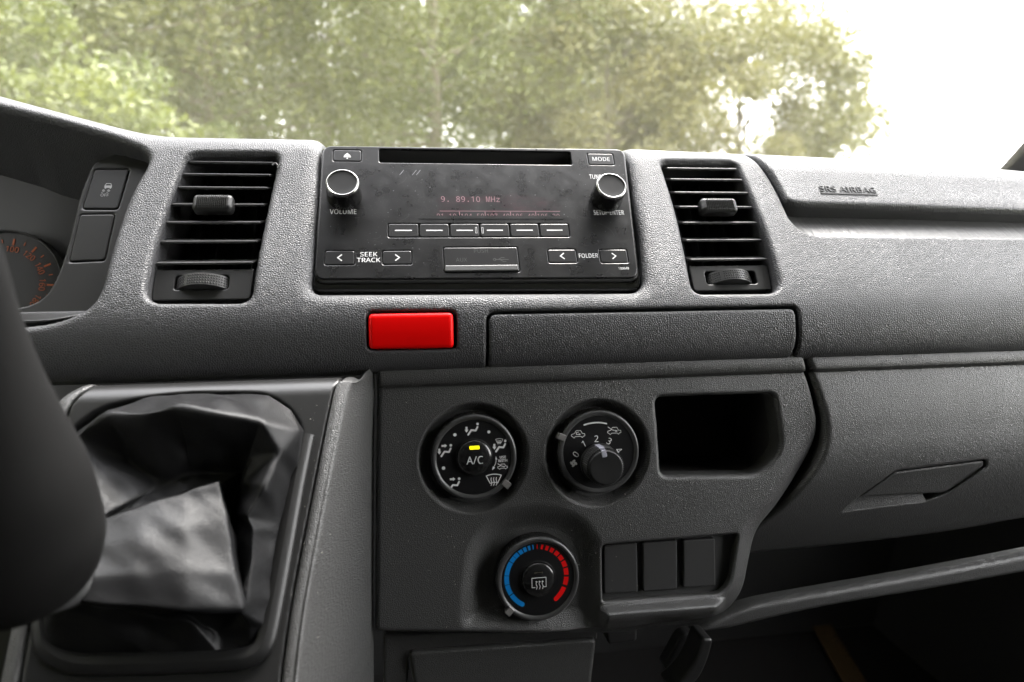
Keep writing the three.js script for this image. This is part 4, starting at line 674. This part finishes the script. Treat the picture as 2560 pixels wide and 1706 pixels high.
{
  const g = thing('gear_lever', 'black gear lever with creased leather boot and rounded knob', 'gear lever', CF);
  // leather boot: creased panels between fold points, softened along the folds
  const K = [[-0.06481,-0.0098,0.0],[-0.04722,0.00422,0.002],[-0.03016,0.00828,0.002],[-0.0121,0.01028,0.003],[0.01036,0.00952,0.002],[0.03145,0.00665,0.002],[0.04301,-0.0015,0.002],[0.05043,-0.01319,0.002],[-0.05469,-0.01401,0.014],[-0.03633,-0.00675,0.022],[-0.00298,-0.00779,0.03],[0.03446,-0.01612,0.027],[0.05038,-0.01624,0.012],[-0.01957,-0.00815,0.026],[0.01557,-0.0121,0.031],[-0.04561,-0.03619,0.016],[-0.032,-0.05344,0.018],[-0.03144,-0.02457,0.002],[-0.01472,-0.03698,0.003],[-0.00325,-0.02192,0.012],[-0.00252,-0.03217,0.002],[0.02221,-0.03256,0.0],[0.02817,-0.02806,0.01],[0.02402,-0.04019,0.008],[0.02221,-0.04791,0.006],[0.04252,-0.02977,0.02],[0.0375,-0.04717,0.024],[0.0302,-0.06014,0.022],[0.03294,-0.0664,0.02],[0.03368,-0.08045,0.02],[0.03157,-0.09169,0.018],[0.03005,-0.10074,0.016],[0.047,-0.03736,0.0],[0.04393,-0.06106,0.0],[0.04125,-0.08328,0.0],[0.03828,-0.10595,0.0],[0.01678,-0.05204,-0.004],[0.02091,-0.0752,-0.004],[0.027,-0.09702,0.004],[-0.02772,-0.05823,0.027],[-0.01308,-0.05298,0.026],[0.00182,-0.0468,0.023],[0.01626,-0.04034,0.018],[-0.02681,-0.07254,0.035],[-0.00937,-0.06927,0.035],[0.00789,-0.06482,0.03],[0.0233,-0.06147,0.022],[-0.02984,-0.08545,0.042],[-0.00824,-0.08526,0.041],[0.01199,-0.08469,0.036],[0.0295,-0.08532,0.025],[-0.03663,-0.09323,0.043],[-0.01244,-0.09765,0.042],[0.01226,-0.10106,0.036],[0.03268,-0.10078,0.022],[0.01435,-0.03929,0.006],[0.02116,-0.06077,0.006],[0.02633,-0.08395,0.006],[0.02899,-0.09811,0.004],[-0.03162,-0.05613,0.014],[-0.01726,-0.05061,0.012],[-0.00183,-0.04443,0.009],[0.01288,-0.03877,0.006],[-0.0476,-0.09062,0.018],[-0.02264,-0.09451,0.014],[0.00419,-0.09811,0.01],[-0.05127,-0.09904,0.008],[-0.02871,-0.09947,0.012],[-0.011,-0.10295,0.003],[0.00837,-0.10274,0.01],[0.01717,-0.10693,0.0],[0.03135,-0.10573,0.005],[-0.05398,-0.10879,0.0],[-0.03287,-0.11307,0.0],[-0.01025,-0.11541,0.0],[0.00714,-0.11678,0.0],[0.02006,-0.11739,0.0],[0.03205,-0.11631,0.0],[-0.06576,-0.03719,0.0],[-0.0622,-0.07169,0.0],[-0.04714,-0.05717,0.02]];
  const faces = [[0,1,9,8],[1,2,13,9],[2,3,10,13],[3,4,14,10],[4,5,11,14],[5,6,12,11],[6,7,12],[8,9,17,15],[15,17,16],[9,13,18,17],[13,10,19,18],[19,20,18],[10,14,20],[10,20,19],[14,11,21,20],[11,22,21],[22,23,21],[16,17,18],[16,18,59],[18,60,59],[18,20,61,60],[20,21,62,61],[11,12,25,22],[25,26,23,22],[26,27,24,23],[12,7,32,25],[25,32,26],[26,32,33,27],[27,33,28],[28,33,34,29],[29,34,30],[30,34,35,31],[23,24,36,21],[24,27,36],[27,28,36],[28,29,37,36],[29,30,38,37],[30,31,38],[21,55,62],[21,36,55],[36,56,55],[36,37,57,56],[37,38,58,57],[59,60,40,39],[60,61,41,40],[61,62,42,41],[39,40,44,43],[40,41,45,44],[41,42,46,45],[43,44,48,47],[44,45,49,48],[45,46,50,49],[47,48,52,51],[48,49,53,52],[49,50,54,53],[42,62,55],[42,55,56,46],[46,56,57,50],[50,57,58,54],[51,52,64,63],[52,53,65,64],[53,54,58,65],[63,64,67,66],[64,68,67],[64,65,69,68],[65,58,70,69],[58,38,71,70],[38,31,71],[66,67,73,72],[67,68,74,73],[68,69,75,74],[69,70,76,75],[70,71,77,76],[71,31,35,77],[0,8,15,78],[15,16,80],[15,80,78],[16,39,80],[59,16,39],[80,39,43],[78,80,79],[80,43,47,79],[79,47,51],[79,51,63],[79,63,66],[79,66,72]];
  part('boot', creased(K, faces, 4, 5), M.boot, g);
  // knob
  const a = [-0.13955,-0.13161,-0.2422], b = [-0.13267,0.00486,-0.21128], A = V(...a), B = V(...b), dir = B.clone().sub(A), L = dir.length();
  const prof = [[0, 0.0], [0.010, 0.0], [0.0190, 0.003], [0.0250, 0.010], [0.0284, 0.022], [0.0284, 0.034], [0.0270, 0.050], [0.0228, 0.068], [0.0190, 0.086], [0.0165, 0.104], [0.0152, L - 0.016], [0.0138, L - 0.007], [0.0095, L - 0.0015], [0.004, L], [0, L]];
  const smoothProf = new THREE.SplineCurve(prof.map(p => new THREE.Vector2(p[0], p[1]))).getPoints(60).map(p => new THREE.Vector2(Math.max(0, p.x), p.y));
  const kg = new THREE.LatheGeometry(smoothProf, 64), q = new THREE.Quaternion().setFromUnitVectors(V(0, 1, 0), dir.clone().normalize());
  kg.applyQuaternion(q); kg.translate(A.x, A.y, A.z);
  // from the eye's axes into the lever's own
  const m = new THREE.Matrix4().makeRotationX(-CF.tilt).setPosition(...CF.o).invert(); kg.applyMatrix4(m); kg.computeVertexNormals();
  part('knob', kg, M.knob, g);
  const sh = new THREE.CylinderGeometry(0.009, 0.011, 0.10, 24); sh.translate(0, -0.05, 0); const q2 = new THREE.Quaternion().setFromUnitVectors(V(0, 1, 0), A.clone().sub(V(...[-0.13996,-0.17261,-0.34482])).normalize()); sh.applyQuaternion(q2); sh.translate(A.x, A.y, A.z); sh.applyMatrix4(m); part('shaft', sh, M.matt, g);
}

// dust specks lying on the lower panels
{
  const specks = (frame, box4, n, z, label) => { const l = []; for (let i = 0; i < n; i++) { const o = new THREE.OctahedronGeometry(0.00010 + 0.00022 * rnd() * rnd()); o.translate(mix(box4[0], box4[2], rnd()), mix(box4[1], box4[3], rnd()), z); l.push(o); } const g = thing('dust_specks', label, 'dust', frame, null, 'stuff'); part('specks', l, mat({ color: lin(0.5, 0.48, 0.42), roughness: 1 }), g).userData.kind = 'stuff'; };
  specks({o:[0.03586,-0.14021,-0.38541],tilt:0.15708}, [-0.05527,-0.10328,0.10668,0.03876], 260, 0.0003, 'pale dust specks scattered on the heater control panel');
  specks(CF, [0.04296,-0.11848,0.06577,0.00262], 40, 0.0003, 'pale dust specks scattered on the gear lever console');
}
// ---------- the van's cab around the dashboard ----------
{
  const S = (name, label, cat) => thing(name, label, cat);
  const slab = (pts, t) => { // four corners (or more, planar) thickened along their normal
    const a = V(...pts[0]), b = V(...pts[1]), c = V(...pts[2]), n = b.clone().sub(a).cross(c.clone().sub(a)).normalize().multiplyScalar(t), pos = [], k = pts.length;
    const P = pts.map(p => V(...p)), Q = P.map(p => p.clone().add(n)); const tri = (x, y, z) => pos.push(x.x, x.y, x.z, y.x, y.y, y.z, z.x, z.y, z.z);
    for (let i = 1; i < k - 1; i++) { tri(P[0], P[i], P[i + 1]); if (t) tri(Q[0], Q[i + 1], Q[i]); }
    if (t) for (let i = 0; i < k; i++) { const j = (i + 1) % k; tri(P[i], Q[i], Q[j]); tri(P[i], Q[j], P[j]); }
    const g = new THREE.BufferGeometry(); g.setAttribute('position', new THREE.Float32BufferAttribute(pos, 3)); g.setAttribute('uv', new THREE.Float32BufferAttribute(new Float32Array(pos.length / 3 * 2), 2)); g.computeVertexNormals(); return g;
  };
  const xl = -0.80, xr = 0.925, yt = 0.62, yf = -0.80, zt = -0.34, zb = -0.93, yd = 0.03, zr = 1.3;
  const ws = S('windscreen', 'wide clear windscreen above the dashboard', 'windscreen');
  part('windscreen_glass', slab([[xl, yd, zb], [xr, yd, zb], [xr, yt, zt], [xl, yt, zt]], 0.0).scale(1, 1, 1), M.glass, ws);
  const dustVeilTex = dataTex(512, (u, v) => 0.12 + 0.06 * nD(u, v) * nA(v, u) + 0.03 * nC(u, v)); dustVeilTex.repeat.set(1.6, 1.6);
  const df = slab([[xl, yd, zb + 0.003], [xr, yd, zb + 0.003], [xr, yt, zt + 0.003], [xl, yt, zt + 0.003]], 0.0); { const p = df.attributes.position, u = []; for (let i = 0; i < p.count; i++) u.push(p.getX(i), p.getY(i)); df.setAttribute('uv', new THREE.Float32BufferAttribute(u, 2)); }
  part('dust_veil_film', df, phys({ color: lin(0.80, 0.76, 0.58), roughness: 1, transparent: true, opacity: 1, alphaMap: dustVeilTex, depthWrite: false }), ws);  // besides dust, the film's colour puts a warm veiling haze over the trees
  const rf = S('cab_roof', 'pale lined roof of the van cab', 'roof');
  part('roof_lining', slab([[xl - 0.05, yt, zt - 0.02], [xr + 0.05, yt, zt - 0.02], [xr + 0.05, yt, zr], [xl - 0.05, yt, zr]], -0.04), M.liner, rf);
  for (const [x, s, lab] of [[xr, 1, 'slanted windscreen pillar beside the airbag cover'], [xl, -1, 'slanted windscreen pillar beside the instrument cluster']]) {
    const p = S('windscreen_pillar', lab, 'pillar');
    const w = 0.09;
    part('pillar_trim', [slab([[x - s * 0.035, yd - 0.1, zb - 0.09], [x + s * 0.03, yd - 0.1, zb + w - 0.11], [x + s * 0.03, yt, zt + w], [x - s * 0.035, yt, zt + 0.01]], 0.025 * s)], mat({ color: lin(0.11, 0.105, 0.095), roughness: 0.8 }), p);
    part('pillar_seal', [slab([[x - s * 0.050, yd - 0.1, zb - 0.12], [x - s * 0.036, yd - 0.1, zb - 0.088], [x - s * 0.036, yt, zt + 0.012], [x - s * 0.050, yt, zt - 0.02]], 0.012 * s)], M.matt, p);
  }
  for (const [x, s, lab] of [[xr, 1, 'van door with open view window on the airbag side'], [xl, -1, 'van door with window on the instrument cluster side']]) {
    const d = S('van_door', lab, 'door'), z0 = zb + 0.1, sill = s > 0 ? -0.16 : -0.05, zw = s > 0 ? 0.20 : 0.10;
    part('door_panel', [slab([[x + s * 0.02, yf, z0], [x + s * 0.02, yf, zw], [x + s * 0.02, sill, zw], [x + s * 0.02, sill, z0]], 0.04)], M.matt, d);
    part('door_frame', [slab([[x + s * 0.02, yf, zw], [x + s * 0.02, yf, 1.3], [x + s * 0.02, yt, 1.3], [x + s * 0.02, yt, zw]], 0.04)], M.matt, d);
    part('kick_panel', slab([[x + s * 0.02, yf, -1.1], [x + s * 0.02, yf, z0], [x + s * 0.02, 0.0, z0], [x + s * 0.02, 0.0, -1.1]], 0.04), M.matt, d);
    part('door_glass', slab([[x + s * 0.03, sill, z0 + 0.02], [x + s * 0.03, sill, zw], [x + s * 0.03, yt - 0.01, zw], [x + s * 0.03, yt - 0.01, zt + 0.1]], 0), M.glass, d);
  }
  for (const [x, lab] of [[-0.42, 'unseen black cloth seat added on the instrument cluster side of the cab'], [0.52, 'unseen black cloth seat added on the airbag side of the cab']]) {  // unseen seats, added to block fill light from behind the camera
    const st = S(x < 0 ? 'added_driver_chair' : 'added_passenger_chair', lab, 'seat'), cloth = mat({ color: lin(0.025), roughness: 0.95 });
    part('seat_cushion', box(0.5, 0.16, 0.5, x, -0.42, 0.42, 0.05, 4), cloth, st);
    const bkr = box(0.5, 0.62, 0.14, 0, 0.31, 0, 0.05, 4); bkr.rotateX(0.2); bkr.translate(x, -0.36, 0.68); part('backrest', bkr, cloth, st);
    part('headrest', box(0.28, 0.18, 0.10, x, 0.36, 0.84, 0.04, 4), cloth, st); part('seat_base', box(0.44, 0.3, 0.42, x, -0.65, 0.44, 0.02, 2), M.matt, st);
  }
  const bk = S('cab_bulkhead', 'plain grey panel closing the cab behind the seats', 'panel');
  part('bulkhead_panel', slab([[xl, yf, zr], [xr, yf, zr], [xr, yt, zr], [xl, yt, zr]], 0.03), mat({ color: lin(0.035), roughness: 0.9 }), bk);
  const fl = part('cab_floor', slab([[xl, yf, -1.1], [xl, yf, zr], [xr, yf, zr], [xr, yf, -1.1]], 0.0).translate(EYE.x, EYE.y, EYE.z), M.carpet, scene); fl.userData = { kind: 'structure', label: 'dark carpeted cab floor under the dashboard', category: 'floor' };
  const fw = part('cab_firewall', slab([[xl, yf, -1.10], [xr, yf, -1.10], [xr, 0.02, -0.95], [xl, 0.02, -0.95]], -0.02).translate(EYE.x, EYE.y, EYE.z), M.dark, scene); fw.userData = { kind: 'structure', label: 'black bulkhead wall behind the dashboard', category: 'wall' };
  // printed strip lying on the floor
  const p = [[0.7831,1.14063],[0.82294,1.14079],[0.75932,0.90211],[0.71708,0.90858]], st = thing('floor_strip', 'worn tan printed strip lying on the dark floor', 'strip');
  const g = slab(p.map(q => [q[0], yf + 0.012, -q[1]]), 0.003);
  const [c, k] = canvas(128, 1024); k.fillStyle = 'rgb(78,60,32)'; k.fillRect(0, 0, 128, 1024); for (let i = 0; i < 900; i++) { k.fillStyle = `rgba(${rnd() < 0.5 ? '30,22,12' : '140,110,60'},${rnd() * 0.35})`; k.fillRect(rnd() * 128, rnd() * 1024, 1 + rnd() * 9, 1 + rnd() * 20); }
  k.save(); k.translate(72, 512); k.rotate(Math.PI / 2); k.font = '74px sans-serif'; k.textAlign = 'center'; k.textBaseline = 'middle'; k.fillStyle = 'rgb(28,20,12)'; k.fillText('V E H I C L E', 0, 0); k.restore();
  const uvA = []; const P = g.attributes.position, ax = V(p[3][0] - p[0][0], 0, -(p[3][1] - p[0][1])), L2 = ax.lengthSq(), bx = V(p[1][0] - p[0][0], 0, -(p[1][1] - p[0][1])), B2 = bx.lengthSq();
  for (let i = 0; i < P.count; i++) { const d = V(P.getX(i) - p[0][0], 0, P.getZ(i) + p[0][1]); uvA.push(clamp(d.dot(bx) / B2), 1 - clamp(d.dot(ax) / L2)); }
  g.setAttribute('uv', new THREE.Float32BufferAttribute(uvA, 2)); part('strip_sheet', g, mat({ map: canvasTex(c), roughness: 0.9 }), st);
}
// ---------- trees outside ----------
function leafTex() { return null; }
const leafMat = (r, g, b) => phys({ color: 0xffffff, vertexColors: true, roughness: 0.8, transmission: 0.45, thickness: 0, side: THREE.DoubleSide });
const LEAF = leafMat();
const BARK = mat({ color: lin(0.20, 0.17, 0.13), roughness: 1, bumpMap: rep(scuffTex, 0.3), bumpScale: 0.01 });
function tree(name, label, cat, { az, d, h, r, base = 0.25, n, leaf, hue, group, clumps = 70 }) {
  const g = new THREE.Group(); g.name = numbered(name); scene.add(g); const a = az * Math.PI / 180; g.position.set(Math.sin(a) * d, 0, -Math.cos(a) * d);
  g.userData = { label, category: cat, group };
  const trunk = [], limb = (p, q, r0, r1) => { const c = new THREE.CylinderGeometry(r1, r0, p.distanceTo(q), 8, 1); c.applyQuaternion(new THREE.Quaternion().setFromUnitVectors(V(0, 1, 0), q.clone().sub(p).normalize())); c.translate((p.x + q.x) / 2, (p.y + q.y) / 2, (p.z + q.z) / 2); trunk.push(c); };
  const y0 = h * base, R0 = h * 0.017, top = V((rnd() - 0.5) * 0.6, h * 0.8, (rnd() - 0.5) * 0.6), fork = V(top.x * 0.3, h * 0.3, top.z * 0.3);
  limb(V(0, -0.1, 0), fork, R0, R0 * 0.75); limb(fork, top, R0 * 0.7, R0 * 0.2);
  const pos = [], col = [], nrm = [], cl = [];
  const ry = (h - y0) / 2, cy = y0 + ry;
  for (let i = 0; i < clumps; i++) {
    const u = rnd() * 2 - 1, t = rnd() * 6.283, k = Math.cbrt(0.25 + 0.75 * rnd()), s = Math.sqrt(1 - u * u);
    const c = V(Math.cos(t) * s * r * k, cy + u * ry * k, Math.sin(t) * s * r * k); cl.push([c, (0.16 + 0.18 * rnd()) * r, rnd()]);
    if (i % 7 == 0) limb(V(fork.x, mix(fork.y, top.y, clamp((c.y - fork.y) / h)), fork.z), c, R0 * 0.26, R0 * 0.05);
  }
  const P = V(0, 0, 0), X = V(0, 0, 0), Y = V(0, 0, 0);
  for (let i = 0; i < n; i++) {
    const [c, cr, tone] = cl[Math.floor(rnd() * cl.length)], u = rnd() * 2 - 1, t = rnd() * 6.283, s = Math.sqrt(1 - u * u), k = Math.cbrt(rnd());
    P.set(c.x + Math.cos(t) * s * cr * k, c.y + u * cr * 0.8 * k, c.z + Math.sin(t) * s * cr * k);
    X.set(rnd() - 0.5, (rnd() - 0.5) * 0.7, rnd() - 0.5).normalize(); Y.set(rnd() - 0.5, rnd() - 0.7, rnd() - 0.5).cross(X).normalize();
    const L = leaf * (0.6 + 0.8 * rnd()), W = L * 0.42;
    const q = [P.clone().addScaledVector(X, -L / 2), P.clone().addScaledVector(Y, W / 2), P.clone().addScaledVector(X, L / 2), P.clone().addScaledVector(Y, -W / 2)];
    for (const e of [0, 1, 2, 0, 2, 3]) pos.push(q[e].x, q[e].y, q[e].z);
    const m = clamp(0.6 * tone + 0.4 * rnd()), C = [mix(hue[0][0], hue[1][0], m), mix(hue[0][1], hue[1][1], m), mix(hue[0][2], hue[1][2], m)]; for (let e = 0; e < 6; e++) col.push(...C);
  }
  const cg = new THREE.BufferGeometry(); cg.setAttribute('position', new THREE.Float32BufferAttribute(pos, 3)); cg.setAttribute('color', new THREE.Float32BufferAttribute(col, 3)); cg.computeVertexNormals();
  part('trunk', trunk, BARK, g); part('crown', cg, LEAF, g);
}
const OLIVE = [[0.09, 0.112, 0.020], [0.21, 0.22, 0.052]], GREEN = [[0.08, 0.095, 0.018], [0.18, 0.18, 0.04]], TAN = [[0.10, 0.108, 0.026], [0.24, 0.215, 0.065]];
const az = px => 8.7 + Math.atan((px - 1176.5) / 1533) * 180 / Math.PI;
tree('leafy_tree', 'tall green tree behind the bright bush beyond the windscreen', 'tree', { az: az(-60), d: 11, h: 9, r: 3.4, n: 45900, leaf: 0.120, hue: GREEN, group: 'trees beyond the windscreen', clumps: 153 });
tree('leafy_tree', 'tall olive tree above the air vent by the instrument cluster', 'tree', { az: az(520), d: 14, h: 10, r: 3.9, n: 52020, leaf: 0.128, hue: OLIVE, group: 'trees beyond the windscreen', clumps: 161 });
tree('leafy_tree', 'tall olive tree rising behind the radio', 'tree', { az: az(1010), d: 15, h: 10.5, r: 4.0, n: 52020, leaf: 0.128, hue: OLIVE, group: 'trees beyond the windscreen', clumps: 161 });
tree('leafy_tree', 'tan tinted bushy tree behind the radio mode key side', 'tree', { az: az(1400), d: 15, h: 6.9, r: 2.4, n: 36720, leaf: 0.120, hue: TAN, group: 'trees beyond the windscreen', clumps: 119 });
tree('leafy_tree', 'rounded olive tree standing alone against the open white sky', 'tree', { az: az(1690), d: 17, h: 6.5, r: 2.75, n: 60000, leaf: 0.120, hue: TAN, group: 'trees beyond the windscreen', clumps: 136 });
tree('leafy_tree', 'distant pale tree filling the gap between the taller trees', 'tree', { az: az(760), d: 24, h: 11, r: 5, n: 42840, leaf: 0.192, hue: OLIVE, group: 'trees beyond the windscreen', clumps: 136 });
tree('leafy_tree', 'distant tree mass behind the bright bush', 'tree', { az: az(180), d: 22, h: 11, r: 4.2, n: 39780, leaf: 0.176, hue: OLIVE, group: 'trees beyond the windscreen', clumps: 136 });
tree('green_bush', 'bright yellow green bush above the instrument hood', 'bush', { az: az(70), d: 7.2, h: 3.55, r: 1.25, base: 0.1, n: 27540, leaf: 0.080, hue: [[0.085, 0.115, 0.016], [0.19, 0.21, 0.035]], group: 'bushes beyond the windscreen', clumps: 102 });
tree('green_bush', 'small bright green bush peeping over the dashboard beside the vent', 'bush', { az: az(530), d: 9, h: 2.75, r: 0.75, base: 0.1, n: 12240, leaf: 0.080, hue: [[0.085, 0.115, 0.016], [0.19, 0.21, 0.035]], group: 'bushes beyond the windscreen', clumps: 51 });
tree('leafy_tree', 'tall tree standing behind the gap beside the radio tree', 'tree', { az: az(1230), d: 19, h: 9.2, r: 3.2, n: 37400, leaf: 0.144, hue: OLIVE, group: 'trees beyond the windscreen', clumps: 153 });
for (const [a, d, where] of [[-58, 6.5, 'ahead of'], [-95, 6, 'level with']]) tree('leafy_tree', `unseen added tree ${where} the door on the instrument cluster side`, 'tree', { az: a, d, h: 7, r: 2.8, base: 0.12, n: 27200, leaf: 0.144, hue: GREEN, group: 'unseen trees added beside the van', clumps: 136 });  // out of view, added to keep sky light from the cluster side window
for (const [px, d, h, r, where] of [[330, 34, 15, 6.5, 'behind the gap above the instrument hood'], [900, 36, 16, 7, 'behind the gap above the radio display'], [1300, 38, 12, 5, 'behind the gap above the radio mode key']]) tree('leafy_tree', `far hazy tree ${where}`, 'tree', { az: az(px), d, h, r, n: 26000, leaf: 0.26, hue: OLIVE, group: 'trees beyond the windscreen', clumps: 204 });
renderer.render(scene, camera);
